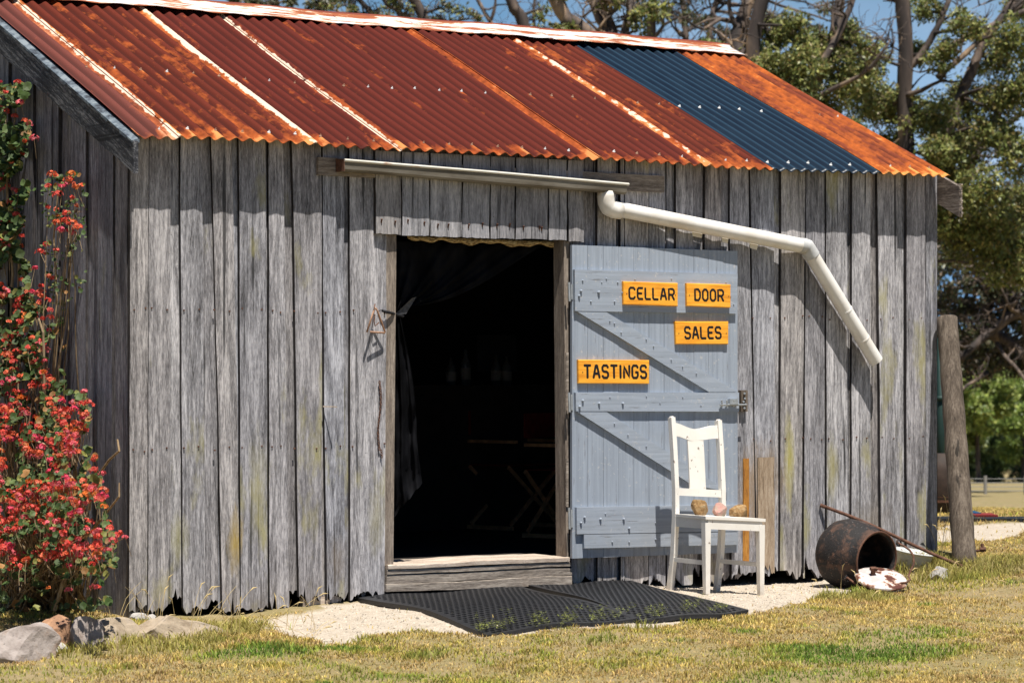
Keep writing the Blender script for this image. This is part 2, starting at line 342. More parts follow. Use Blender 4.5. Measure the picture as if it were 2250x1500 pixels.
# ================================================================== GROUND
def poly_px(pts): return np.array([G(*p)[:2] for p in pts])
def inside(P, x, y):
    r = np.zeros(x.shape, bool); n = len(P); j = n-1
    for i in range(n):
        xi, yi = P[i]; xj, yj = P[j]
        with np.errstate(divide='ignore', invalid='ignore'):
            c = ((yi > y) != (yj > y)) & (x < (xj-xi)*(y-yi)/(yj-yi)+xi)
        r ^= c; j = i
    return r
GRAVEL = poly_px([(575,1366),(640,1352),(775,1322),(850,1300),(1255,1262),(1500,1270),(1800,1268),(1900,1280),(2000,1296),(1960,1310),(1890,1304),(1800,1318),(1760,1330),(1640,1352),(1400,1380),(1075,1408),(1000,1396),(900,1390),(800,1398),(740,1420),(640,1400),(590,1385)])
PATH = poly_px([(2062,1160),(2250,1150),(2330,1148),(2330,1176),(2250,1186),(2150,1196),(2062,1196)])
def fbm(x, y, sc, seed=0, oc=3):
    o = np.zeros(x.shape); a = 1
    r = np.random.default_rng(seed)
    for k in range(oc):
        T = r.random((64, 64)); u = x*sc; v = y*sc; i = np.floor(u).astype(int); j = np.floor(v).astype(int); fu = u-i; fv = v-j
        fu = fu*fu*(3-2*fu); fv = fv*fv*(3-2*fv); i %= 64; j %= 64; i1 = (i+1) % 64; j1 = (j+1) % 64
        o += a*(T[i,j]*(1-fu)*(1-fv)+T[i1,j]*fu*(1-fv)+T[i,j1]*(1-fu)*fv+T[i1,j1]*fu*fv - .5); a *= .5; sc *= 2.1
    return o
def gravel_mask(x, y):
    nx = x + fbm(x, y, 5, 3)*.16; ny = y + fbm(x, y, 5, 4)*.16
    near = inside(GRAVEL, nx, ny)
    fx = x + fbm(x, y, 2, 5)*.5; fy = y + fbm(x, y, 2, 6)*.5
    return near | inside(PATH, fx, fy)
xs = np.unique(np.concatenate([np.linspace(-600,-60,12), np.linspace(-60,-4,30), np.arange(-4,8.6,.05), np.linspace(8.6,30,90), np.linspace(30,150,50), np.linspace(150,900,14)]))
ys = np.unique(np.concatenate([np.linspace(-60,-8,20), np.arange(-8,2.5,.05), np.linspace(2.5,20,80), np.linspace(20,150,60), np.linspace(150,1500,20)]))
X, Y = np.meshgrid(xs, ys, indexing='ij')
Z = gz(X, Y) + fbm(X, Y, 1.3, 1)*.025*(Y < 30) + fbm(X, Y, 9, 2)*.008
gm = gravel_mask(X, Y).astype(float)
Z = Z + (1-gm)*.012
nx_, ny_ = X.shape; idx = np.arange(nx_*ny_).reshape(nx_, ny_)
F = np.stack([idx[:-1,:-1], idx[1:,:-1], idx[1:,1:], idx[:-1,1:]], -1).reshape(-1, 4)
s = N('ground_earth', .95); ga = s.attr('Col', 'Color'); gr = s.sep(ga, 0)
a = s.noise(s.co((1,1,1)), 1.1, 6, .6); b = s.noise(s.co((1,1,1)), 14, 6, .7); c3 = s.noise(s.co((1,1,1)), 95, 3, .7)
soil = s.mix(s.ramp(a, [(.38,0),(.62,1)]), (.24,.195,.085), (.29,.215,.12))
soil = s.mix(s.ramp(b, [(.35,.7),(.6,0)]), soil, (.17,.15,.05))
soil = s.mix(s.ramp(b, [(.55,0),(.7,.6)]), soil, (.34,.27,.16))
grv = s.mix(s.ramp(c3, [(.3,1),(.5,0)]), (.50,.435,.355), (.26,.21,.16)); grv = s.mix(s.ramp(b, [(.38,.6),(.6,0)]), grv, (.33,.27,.20))
c4 = s.noise(s.co((1,1,1)), 260, 3, .8); soil = s.mix(s.ramp(c4, [(.36,.75),(.5,0)]), soil, (.11,.085,.035)); soil = s.mix(s.ramp(c4, [(.54,0),(.68,.7)]), soil, (.46,.36,.19))
s.bump(c3, .6, .012)
gmat = s.col(s.mix(gr, soil, grv))
gcol = np.stack([gm.ravel()]*3, 1)
ground = fast('ground', np.stack([X.ravel(), Y.ravel(), Z.ravel()], 1), F, gmat, colors=gcol, sm=True, kind='structure')
def gh(x, y): 
    x = np.atleast_1d(np.asarray(x, float)); y = np.atleast_1d(np.asarray(y, float))
    return gz(x, y) + fbm(x, y, 1.3, 1)*.025 + fbm(x, y, 9, 2)*.008 + .012*(~gravel_mask(x, y))

# ================================================================== SHED
W = 5.893; DEP = 4.34; ZE = 2.45; YE = -.16; YR, ZR = 2.2, 3.52
SL = (ZR-ZE)/(YR-YE)
shed = thing('shed', 'old weathered grey timber shed with rusty red corrugated roof and open door', 'shed', (0, 0, -.15))

def board(mb, x0t, x1t, x0b, x1b, zt, zb, yf, th, rag=.03, seed=0, frame='front', topcut=None):
    """one vertical board with ragged foot; frame 'front': lies in the X-Z plane facing -Y, 'gable': Y-Z plane facing -X"""
    r = random.Random(seed*7+3); n = max(5, int(abs(x1t-x0t)/.011)); rows = 7
    w1, w2 = r.uniform(-.003,.003), r.uniform(-.004,.004); ph = r.uniform(0, 6)
    foot = []; cur = r.uniform(0, rag)
    for i in range(n+1):
        cur = min(max(cur + r.uniform(-.5,.5)*rag, -.15*rag), rag*1.2); foot.append(cur)
        if r.random() < .06 and rag > .02: foot[-1] += r.uniform(.03,.10)
    vs = []
    for i in range(n+1):
        u = i/n
        for j in range(rows+1):
            t = j/rows
            e = (w1*math.sin(ph+t*5)+.0015*math.sin(ph*3+t*17)) if i in (0, n) else 0
            x = (x0b+(x1b-x0b)*u)*(1-t) + (x0t+(x1t-x0t)*u)*t + e
            zt_ = zt if topcut is None else topcut(x)
            lo = zb + foot[i]
            z = lo + (zt_-lo)*t
            y = yf + w2*math.sin(ph+t*4)*1.0 + .0025*math.cos(math.pi*2*u)*math.sin(ph) 
            vs.append((x, y, z))
    k = rows+1; m = len(vs); fr = [(i*k+j, (i+1)*k+j, (i+1)*k+j+1, i*k+j+1) for i in range(n) for j in range(rows)]
    vs += [(x, y+th, z) for x, y, z in vs]
    fs = list(fr)
    fs += [(i*k+m, (i+1)*k+m, (i+1)*k, i*k) for i in range(n)]
    fs += [(j, j+1, j+1+m, j+m) for j in range(rows)] + [(n*k+j+m, n*k+j+1+m, n*k+j+1, n*k+j) for j in range(rows)]
    fs += [(i*k+rows, (i+1)*k+rows, (i+1)*k+rows+m, i*k+rows+m) for i in range(n)]
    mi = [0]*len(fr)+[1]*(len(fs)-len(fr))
    if frame == 'gable': vs = [(y, x, z) for x, y, z in vs]; fs = [tuple(reversed(f)) for f in fs]
    o_ = len(mb.m); mb.add(vs, fs); mb.m[o_:] = mi

roofz = lambda y: ZE + SL*(y-YE)
TH = .024; YO = -TH; 
outer_px = [(286,326,284,323),(327,374,325,374),(396,444,403,452),(465,510,489,528),(524,582,529,588),(590,622,593,636),(640,704,658,708),(707,755,718,757),(768,850,771,846)]
fw = MB(); sd_ = 0
for (a0, a1, b0, b1) in outer_px:
    sd_ += 1
    board(fw, wx(a0, YO, 450), wx(a1, YO, 450), wx(b0, YO, 1300), wx(b1, YO, 1300), 2.50, -.155 if a0 < 600 else -.14, YO-.001*(sd_ % 3), TH, .05, sd_)
right_px = [(1313,1354,1313,1354),(1363,1371,1363,1371),(1373,1424,1373,1424),(1426,1462,1426,1462),(1485,1522,1485,1522),(1549,1584,1549,1590),(1605,1645,1607,1660),(1648,1700,1664,1704),(1717,1770,1715,1761),(1772,1812,1766,1812),(1815,1860,1817,1862),(1873,1912,1872,1914),(1928,1970,1936,1978),(1991,2032,1992,2034)]
for (a0, a1, b0, b1) in right_px:
    sd_ += 1
    board(fw, wx(a0, YO, 450), wx(a1, YO, 450), wx(b0, YO, 1250), wx(b1, YO, 1250), 2.50, -.135 if a0 < 1870 else -.08, YO-.001*(sd_ % 3), TH, .045, sd_)
# inner layer of boards, between and behind the outer ones
x = 0.0; i = 0
while x < W-.02:
    w_ = .17+.03*rnd.random(); x1 = min(x+w_, W)
    op = (x1 > 1.62 and x < 2.94)
    if op and x < 1.60: x1 = 1.62; op = False
    if op: x = 2.94 if x1 > 2.7 else x+.0; x = 2.94; i += 1; continue
    board(fw, x+.002, x1-.002, x+.002, x1-.002, 2.50, -.13 if x1 < 5 else -.06, .0015+.001*(i % 2), .02, .06, 100+i)
    x = x1; i += 1
for q in range(7):
    xa = 1.62+q*(2.94-1.62)/7; board(fw, xa+.002, xa+(2.94-1.62)/7-.002, xa+.002, xa+(2.94-1.62)/7-.002, 2.50, 1.98, .0015, .02, .003, 140+q)
# corner board at the right
board(fw, W-.10, W-.003, W-.10, W-.003, 2.50, -.05, -.012, .012, .02, 190)
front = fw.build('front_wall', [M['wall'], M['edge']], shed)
# small holes and nail heads in rows across the boards
nh = []
for (a0, a1, b0, b1) in outer_px+right_px:
    for zz in (1.53, .757):
        for a_ in (a0+7, a1-7):
            if zz < 2 and 1250 < a0 < 1640: continue
            X_ = wx(a_ + rnd.uniform(-2, 2), YO, 700); z_ = zz+rnd.uniform(-.012,.012)
            nh.append(([(X_, YO-.006, z_), (X_, YO+.004, z_)], .0048, 0))
studs('nail_head', nh, [M['rustm']], front)
# lintel boards over the doorway
lb = MB()
for k, (a0, a1) in enumerate([(826,881),(883,942),(946,1014),(1017,1076),(1079,1131),(1134,1203),(1206,1245),(1249,1282)]):
    t_ = (a0-826)/420
    zb_ = float(on(a0, 515+15*t_ if k < 7 else 532, 1, -.055)[2])
    board(lb, wx(a0, -.055, 450), wx(a1, -.055, 450), wx(a0, -.055, 450), wx(a1, -.055, 450), 2.46, zb_, -.055-.002*(k % 2), .028, .006, 300+k)
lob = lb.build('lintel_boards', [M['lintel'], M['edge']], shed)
nh = []
for px in (838,868,896,932,962,985,1030,1060,1092,1120,1150,1185,1190):
    p = on(px, 488+14*(px-826)/420+rnd.uniform(-4,4), 1, -.058); nh.append(([p+np.array([0,-.005,.012]), p+np.array([0,.004,-.012])], [.006,.004], 0))
studs('nail_head', nh, [M['rustm']], lob)
# gable walls
def gable(name, xf, th, face):
    g_ = MB(); y = .0; k = 0
    while y < DEP-.02:
        w_ = .165+.02*rnd.random(); y1 = min(y+w_, DEP); o = (k % 2)
        yy = -.028 if o else -.008
        tc = lambda q: min(roofz(q), roofz(2*YR-q))-.06
        board(g_, y+(0 if o else .004)-.012*o, y1-.004+.012*o, y+.0-.012*o, y1-.004+.012*o, 2.4, -.20 if face < 0 else -.1, yy, .02, .03, 400+k, 'gable', tc); y = y1; k += 1
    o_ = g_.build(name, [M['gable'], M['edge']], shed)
    if face > 0: 
        o_.data.transform(Matrix.Scale(-1, 4, (1,0,0))); o_.data.transform(Matrix.Translation((W,0,0))); o_.data.flip_normals()
    return o_
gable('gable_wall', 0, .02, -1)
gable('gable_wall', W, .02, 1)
bw = MB(); bw.box((0, DEP-.03, -.2), (W, DEP, 2.45)); bw.build('back_wall', M['gable'], shed)
cp = MB(); cp.box((-.008, -.02, -.17), (-.001, .0, 2.36)); cp.build('corner_batten', M['gable'], shed)
# floor, and an added near-black lining that blocks daylight through the boards
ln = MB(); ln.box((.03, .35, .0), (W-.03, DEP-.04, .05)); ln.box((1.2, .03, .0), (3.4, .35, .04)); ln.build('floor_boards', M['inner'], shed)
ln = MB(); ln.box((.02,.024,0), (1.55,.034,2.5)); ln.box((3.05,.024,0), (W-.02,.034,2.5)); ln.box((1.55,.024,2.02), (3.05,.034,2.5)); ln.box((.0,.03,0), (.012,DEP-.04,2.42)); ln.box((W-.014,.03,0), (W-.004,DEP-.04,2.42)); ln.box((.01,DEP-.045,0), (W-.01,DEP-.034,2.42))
ln.build('light_block_lining', M['dark'], shed)

# door frame
jm = MB()
xl0, xl1 = wx(851, 0), wx(861, .0); jm.hexa([(xl0-.06,-.018,.06),(xl1,-.018,.06),(xl1,.07,.06),(xl0-.06,.07,.06),(xl0-.045,-.018,1.99),(xl1+.02,-.018,1.99),(xl1+.02,.07,1.99),(xl0-.045,.07,1.99)])
jm.build('door_jamb', M['jamb'], shed)
jm = MB(); xr0, xr1 = wx(1243, -.02), wx(1253, -.02)
jm.hexa([(xr0+.005,-.02,.06),(xr1-.01,-.02,.06),(xr1-.01,.09,.06),(xr0+.005,.09,.06),(xr0-.015,-.02,1.99),(xr1-.005,-.02,1.99),(xr1-.005,.09,1.99),(xr0-.015,.09,1.99)])
jm.build('door_jamb', M['jamb'], shed)
jm = MB(); jm.box((wx(1238), -.032, .93), (wx(1243), -.021, 1.30)); jm.build('jamb_batten', M['beam'], shed); jm = MB(); jm.box((wx(1238), -.032, .37), (wx(1242.5), -.021, .66)); jm.build('jamb_batten', M['beam'], shed)
# doorstep
def step(name, mat, quad, y0, yb):
    b = MB(); P = [on(px, py, 1, y0) for px, py in quad]; tl, tr, br, bl = P; n = 24; r = random.Random(len(name))
    vs = []; k = np.array([0,yb-y0,0])
    for i in range(n+1):
        t = i/n; w = .003*math.sin(t*9+len(name))+.0015*math.sin(t*31)+r.uniform(-.001,.001); a = tl*(1-t)+tr*t; c = bl*(1-t)+br*t; a = a+[0,0,w]; c = c+[0,0,w*.5]
        vs += [c, a-[0,0,.004]+[0,-.0,0], a+[0,.005,0], a+k, c+k]
    fs = [(i*5+q, (i+1)*5+q, (i+1)*5+(q+1) % 5, i*5+(q+1) % 5) for i in range(n) for q in range(5)]
    b.add(vs, fs+[(4,3,2,1,0), tuple(n*5+q for q in range(5))])
    return b.build(name, M[mat], shed)
step('threshold', 'sill', [(853,1241),(1252,1222),(1252,1232),(853,1250)], -.050, .34)
step('doorstep_beam', 'beam', [(851,1251),(1254,1234),(1255,1243),(851,1262)], -.044, .0)
step('doorstep_board', 'beam', [(850,1264),(1257,1245),(1257,1262),(850,1283)], -.040, .0)
step('lower_doorstep_board', 'beam', [(849,1284),(1257,1263),(1257,1284),(849,1300)], -.043, .0)
# block seen under the ragged boards on the left
st = MB(); p = on(668, 1318, 1, -.004); st.box((p[0], .0, -.16), (p[0]+.17, .05, -.10)); st.build('foundation_block', M['sill'], shed)

# ---------------------------------------------------------------- door leaf (open, lying back along the wall)
DY = -.072
dr = MB()
dl, drr = wx(1257, DY), wx(1621, DY)
nb = 11
for k in range(nb):
    a = dl+(drr-dl)*k/nb; b_ = dl+(drr-dl)*(k+1)/nb
    zt0 = float(on(1255+(366)*(k/nb), 538+14*k/nb, 1, DY)[2]); zb0 = float(on(1262+362*(k+.5)/nb, 1226-13*(k+.5)/nb, 1, DY)[2])
    zt1 = zt0
    dz = rnd.uniform(-.003,.003)
    dr.hexa([(a+.0011,DY+dz*.3,zb0),(b_-.0011,DY+dz*.3,zb0),(b_-.0011,DY+.022,zb0),(a+.0011,DY+.022,zb0),(a+.0011,DY+dz*.3,zt0),(b_-.0011,DY+dz*.3,zt1),(b_-.0011,DY+.022,zt1),(a+.0011,DY+.022,zt1)])
dr.box((dl+.004, DY+.010, .09), (drr-.004, DY+.018, 1.90), 1)
door = dr.build('door', [M['door'], M['dark']], shed)
RY = DY-.021
def bar_px(mb, quad, y0, y1):   # quad tl,tr,br,bl in pixels on plane y0
    P = [on(px, py, 1, y0) for px, py in quad]; tl, tr, br, bl = P
    c = [bl, br, br+[0,y1-y0,0], bl+[0,y1-y0,0], tl, tr, tr+[0,y1-y0,0], tl+[0,y1-y0,0]]
    mb.hexa(c)
def rail(name, quad, y0=RY, y1=DY-.0005, mat='rail'):
    b = MB(); bar_px(b, quad, y0, y1); return b.build(name, M[mat], door)
rail('rail', [(1263,592),(1621,602),(1619,689),(1264,683)])
rail('rail', [(1265,862),(1624,862),(1624,904),(1266,903)])
rail('rail', [(1267,1114),(1624,1108),(1624,1166),(1268,1173)])
rail('rail', [(1283,1174),(1622,1168),(1622,1196),(1284,1204)])
rail('brace', [(1268,684),(1330,684),(1622,861),(1558,861)], RY+.002)
rail('brace', [(1268,904),(1332,904),(1600,1080),(1520,1064)], RY+.002)
# bolt heads and the galvanised clouts on the rails
nb_ = []
for (px, py, r) in [(1280,616,2),(1332,612,1.6),(1357,620,1.8),(1276,639,3),(1272,650,3),(1315,642,3.4),(1368,643,3.2),(1298,662,2),(1350,662,2),(1322,580+40,1.4),(1395,613,1.6),(1475,612,1.5),(1280,880,3),(1273,893,3),(1316,886,3),(1368,886,3),(1284,1136,3),(1276,1148,3),(1319,1140,3),(1370,1140,3),(1382,1160,3),(1330,1128,1.5),(1440,1148,1.6),(1500,1135,1.5),(1560,1130,1.6),(1590,1150,1.6),(1345,1190,2),(1382,1190,2),(1440,1184,2),(1340,872,1.5),(1420,870,1.5),(1450,885,1.5),(1500,872,1.5),(1540,890,1.5),
     (1420,745,1.5),(1436,760,1.5),(1475,790,1.5),(1340,705,1.5),(1350,690+20,1.5),(1365,730,1.6),(1500,805,1.5),(1530,820,1.5),(1595,620,1.5),(1605,650,1.5),(1612,668,1.5),(1350,930,1.5),(1380,955,1.5),(1420,980,1.5)]:
    p = Vector([float(q) for q in on(px, py, 1, RY)]); r_ = r/365
    nb_.append(([p+Vector((0,.003,0)), p+Vector((0,-r_*.9,0)), p+Vector((0,-r_*1.5,0))], [r_, r_, r_*.5], 0))
studs('bolt_head', nb_, [M['rail']], door)
# hinges on the left edge
for y0, y1 in ((620,662),(862,905),(1115,1162)):
    h = MB(); a = on(1250, y0, 1, DY-.004); b_ = on(1251.5, y1, 1, DY-.004)
    h.tube([a, b_], .0075, 10); h.bar(on(1256,y0+4,1,DY-.002), on(1257,y1-4,1,DY-.002), .014, .003, (0,1,0)); h.build('hinge', M['metal'], door)
# the sliding bolt and keeper at the free edge
h = MB(); bar_px(h, [(1604,876),(1622,876),(1622,888),(1604,888)], RY-.022, RY-.001)
h.tube([on(1582,889,1,RY-.014), on(1640,889,1,RY-.014)], .006, 8)
for px in (1586,1597,1612): h.tube([on(px,893,1,RY-.001), on(px,884,1,RY-.018), on(px,879,1,RY-.02)], .0055, 6)
h.build('slide_bolt', M['metal'], door)
h = MB(); bar_px(h, [(1628,857),(1643,857),(1643,904),(1628,904)], -.055, -.028); 
h2 = h.build('latch_block', M['post'], shed)
h = MB()
for (px, py) in ((1636,864),(1637,875),(1634,882),(1638,888),(1636,896)):
    h.tube([on(px,py,1,-.056), on(px,py,1,-.068)], .007, 7)
h.build('keeper_screws', M['metal'], h2)

# ---------------------------------------------------------------- signs
GL = {
 'C': ([[(1,.82),(.78,1),(.2,1),(0,.82),(0,.18),(.2,0),(.78,0),(1,.18)]], .62), 'E': ([[(1,1),(.2,1),(0,.84),(0,.16),(.2,0),(1,0)],[(0,.5),(.8,.5)]], .55),
 'L': ([[(0,1),(0,.12),(.15,0),(1,0)]], .55), 'A': ([[(0,0),(.40,1),(.60,1),(1,0)],[(.2,.34),(.8,.34)]], .62),
 'R': ([[(0,0),(0,1),(.75,1),(1,.84),(1,.62),(.75,.46),(0,.46)],[(.55,.46),(1,0)]], .58), 'D': ([[(0,0),(0,1),(.68,1),(1,.72),(1,.28),(.68,0),(0,0)]], .56),
 'O': ([[(.3,1),(.7,1),(1,.8),(1,.2),(.7,0),(.3,0),(0,.2),(0,.8),(.3,1)]], .55), 'S': ([[(1,.84),(.8,1),(.2,1),(0,.84),(0,.66),(.2,.52),(.8,.48),(1,.34),(1,.16),(.8,0),(.2,0),(0,.16)]], .58),
 'T': ([[(0,1),(1,1)],[(.5,1),(.5,0)]], .62), 'I': ([[(.5,1),(.5,0)]], .12), 'N': ([[(0,0),(0,.96),(1,.04),(1,1)]], .56), 'G': ([[(1,.84),(.8,1),(.2,1),(0,.82),(0,.18),(.2,0),(.8,0),(1,.18),(1,.46),(.62,.46)]], .58)}
def sign(word, quad, tx, label, yb):
    y0 = yb-.020; tl, tr, br, bl = [Vector([float(q) for q in on(px, py, 1, y0)]) for px, py in quad]
    root = thing('sign', label, 'sign', bl, 'orange signs on the grey door')
    b = MB(); th = .020; e = .004; up_ = (tl-bl).normalized(); rt_ = (tr-tl).normalized()
    fr = [bl+up_*e+rt_*e, br+up_*e-rt_*e, tr-up_*e-rt_*e, tl-up_*e+rt_*e]; md = [q+Vector((0,e,0)) for q in (bl, br, tr, tl)]; bk = [q+Vector((0,th-.001,0)) for q in (bl, br, tr, tl)]
    b.add(fr+md+bk, [(0,1,2,3)]+[(i+4,(i+1)%4+4,(i+1)%4,i) for i in range(4)]+[(i+8,(i+1)%4+8,(i+1)%4+4,i+4) for i in range(4)]+[(11,10,9,8)])
    b.build('panel', M['sign'], root)
    H = (tl-bl).length; Wd = (tr-tl).length; gh_ = H*tx[2]; gap = gh_*.30
    wd = [GL[ch][1]*gh_*.98 for ch in word]; tot = sum(wd)+gap*(len(word)-1)
    avail = Wd*(tx[1]-tx[0]); k = avail/tot; x0 = Wd*tx[0]; t = MB(); r_ = gh_*.112
    org = bl + up_*(H-gh_)*.5 + rt_*x0
    cur = 0
    for ch, w_ in zip(word, wd):
        for st_ in GL[ch][0]:
            pts = [org+rt_*(cur+u*w_*k)+up_*(v*gh_)+Vector((0,-.0002,0)) for u, v in st_]
            if len(pts) > 2 and (pts[0]-pts[-1]).length < 1e-6: pts = pts[:-1]+[pts[0]+(pts[1]-pts[0])*.02]
            fine = []
            for a_, b_ in zip(pts, pts[1:]):
                fine += [a_, a_.lerp(b_, .5)]
            fine.append(pts[-1]); d0 = (fine[0]-fine[1]).normalized()*r_*.55; d1 = (fine[-1]-fine[-2]).normalized()*r_*.55
            fine = [fine[0]+d0]+fine+[fine[-1]+d1]; rr_ = [r_*.55]+[r_]*(len(fine)-2)+[r_*.55]
            t.tube(fine, rr_, 10, squash=(1,.13,1))
        cur += w_*k+gap*k
    t.build('lettering', M['letter'], root)
    for u in (.055, .945):
        sc_ = MB(); p = bl+up_*H*.47+rt_*Wd*u; sc_.tube([p+Vector((0,.001,0)), p+Vector((0,-.0015,0))], .0035, 8); sc_.build('screw', M['rustm'], root)
sign('CELLAR', [(1370,618),(1490,622),(1490,673),(1371,669)], (.10,.92,.47), 'orange wooden sign reading CELLAR on the top rail of the grey door', RY)
sign('DOOR', [(1509,622),(1606,625),(1606,676),(1510,672)], (.18,.82,.48), 'orange wooden sign reading DOOR beside the CELLAR sign', RY)
sign('SALES', [(1484,706),(1601,706),(1601,756),(1486,756)], (.17,.84,.49), 'orange wooden sign reading SALES below the DOOR sign', DY)
sign('TASTINGS', [(1271,790),(1427,791),(1427,843),(1272,842)], (.08,.95,.52), 'longest orange wooden sign reading TASTINGS left of the diagonal door brace', DY)

# ---------------------------------------------------------------- roof
PT = .0852
edge_px = [303,395,695,885,1318,1562,1695,1935,2086]
EX = [float(on(p, 312+85*(p-303)/1782, 1, YE)[0]) for p in edge_px]
LS = math.hypot(YR-YE, ZR-ZE); CA, SA = (YR-YE)/LS, (ZR-ZE)/LS
mats = ['rust_dull','rust_mid','rust_deep','rust_deep','rust_deep','rust_mid','navy','rust_orange']
# how pale/orange each seam is: (seam, white) around the left edges of the sheets
SEAM = {1:(1.0,1.05,.020), 2:(.9,1.15,.026), 3:(.8,1.08,.019), 4:(1.0,.35,.015), 5:(1.3,.8,.030), 7:(.3,.1,.02)}
def sheet(k, x0, x1, name, mat, y0=YE, back=False, lift=0):
    n = max(8, int(round((x1-x0)/PT*10))); rows = 80; vs = []; uvs = []; seam = []; crest = []; wht = []; scr = []
    for i in range(n+1):
        x_ = x0+(x1-x0)*i/n; ph = (x_-EX[0])/PT*2*math.pi; w_ = .0105*math.cos(ph); cr = .5+.5*math.cos(ph)
        sm_ = wt_ = 0
        for q, (a_, b_, g2_) in SEAM.items():
            d = x_-EX[q]
            g_ = math.exp(-((d+.018)/.045)**2); sm_ = max(sm_, a_*g_); wt_ = max(wt_, b_*math.exp(-((d+.012)/g2_)**2))
        for j in range(rows+1):
            v = -.0+LS*j/rows if j else 0
            sag = .006*math.sin(v*2.1+x_*1.3)+.004*math.sin(x_*2.7)
            off = w_+.010+lift+sag
            yy = y0+CA*v - SA*off; zz = ZE+SA*v + CA*off
            if back: yy = 2*YR-yy
            vs.append((x_, yy, zz)); uvs.append((x_, v)); seam.append(sm_); crest.append(cr); wht.append(wt_*(1.05-.25*abs(math.sin(v*3+x_))))
            scr.append(0)
    k_ = rows+1
    if not back:
        for row, v0_ in enumerate((.10, 1.12)):
            for q_ in range(int((x0-EX[0])/PT), int((x1-EX[0])/PT)+2):
                if q_ % 2 or rnd.random() < .35: continue
                xc_ = EX[0]+q_*PT; ln_s = rnd.uniform(.03,.12)
                i_c = int((xc_-x0)/(x1-x0)*n)
                for i in range(max(0, i_c-4), min(n, i_c+5)):
                    for j in range(max(0, int((v0_-.2)/LS*rows)), min(rows, int((v0_+.05)/LS*rows)+1)+1):
                        v = LS*j/rows; dv = v-v0_; g_ = math.exp(-((x0+(x1-x0)*i/n-xc_)/.016)**2)*(math.exp(-(dv/ln_s)**2) if dv < 0 else math.exp(-(dv/.02)**2))
                        scr[i*k_+j] = max(scr[i*k_+j], g_)
    fs = [(i*k_+j, (i+1)*k_+j, (i+1)*k_+j+1, i*k_+j+1) for i in range(n) for j in range(rows)]
    m = len(vs); vs2 = [(a_, b_+.0022*(-1 if back else 1)*SA*-1*-1, c_-.0022) for a_, b_, c_ in vs]
    f2 = [tuple(reversed([q+m for q in f])) for f in fs]
    f3 = [(i*k_+m, (i+1)*k_+m, (i+1)*k_, i*k_) for i in range(n)] + [(j, j+1, j+1+m, j+m) for j in range(rows)] + [(n*k_+j+m, n*k_+j+1+m, n*k_+j+1, n*k_+j) for j in range(rows)]
    mb = MB(); mb.add(vs+vs2, fs+f2+f3); o = mb.build(name, M[mat], shed, sm=True)
    me = o.data; uvl = me.uv_layers.new(name='UVMap'); U = np.array(uvs+uvs, np.float32); li = np.zeros(len(me.loops), np.int32); me.loops.foreach_get('vertex_index', li); uvl.data.foreach_set('uv', U[li].ravel())
    for nm, arr in (('seam', seam), ('crest', crest), ('white', wht), ('screwstain', scr)):
        at_ = me.attributes.new(nm, 'FLOAT', 'POINT'); at_.data.foreach_set('value', np.array(arr+arr, np.float32))
    return o
lifts = [.0,.007,.002,.008,.014,.007,.001,.006]
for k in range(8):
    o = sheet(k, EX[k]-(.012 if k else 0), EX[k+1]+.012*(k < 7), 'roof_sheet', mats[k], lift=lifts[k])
    # roofing screws on the crests
    sc_ = []; i0 = int(math.ceil((EX[k]-EX[0])/PT+.3)); i1 = int((EX[k+1]-EX[0])/PT-.3)
    for row, v in enumerate((.10, 1.12)):
        for i in range(i0, i1+1):
            if i % 2: continue
            x_ = EX[0]+i*PT+rnd.uniform(-.004,.004); vv = v+rnd.uniform(-.012,.012)
            sag = .006*math.sin(vv*2.1+x_*1.3)+.004*math.sin(x_*2.7)
            off = .0105+.010+lifts[k]+sag
            p = Vector((x_, YE+CA*vv-SA*off, ZE+SA*vv+CA*off)); nrm = Vector((0,-SA,CA))
            r_ = .009 if k == 6 else rnd.uniform(.005,.0085)
            sc_.append(([p-nrm*.001, p+nrm*.003, p+nrm*.008, p+nrm*.013], [r_*1.25, r_*1.1, r_*.6, r_*.5], 0 if (k == 6 or rnd.random() < .45) else 1))
    studs('roofing_screw', sc_, [M['screw'], M['copper']], o)
bs = sheet(0, EX[0], EX[8], 'roof_sheet', 'rust_mid', back=True)
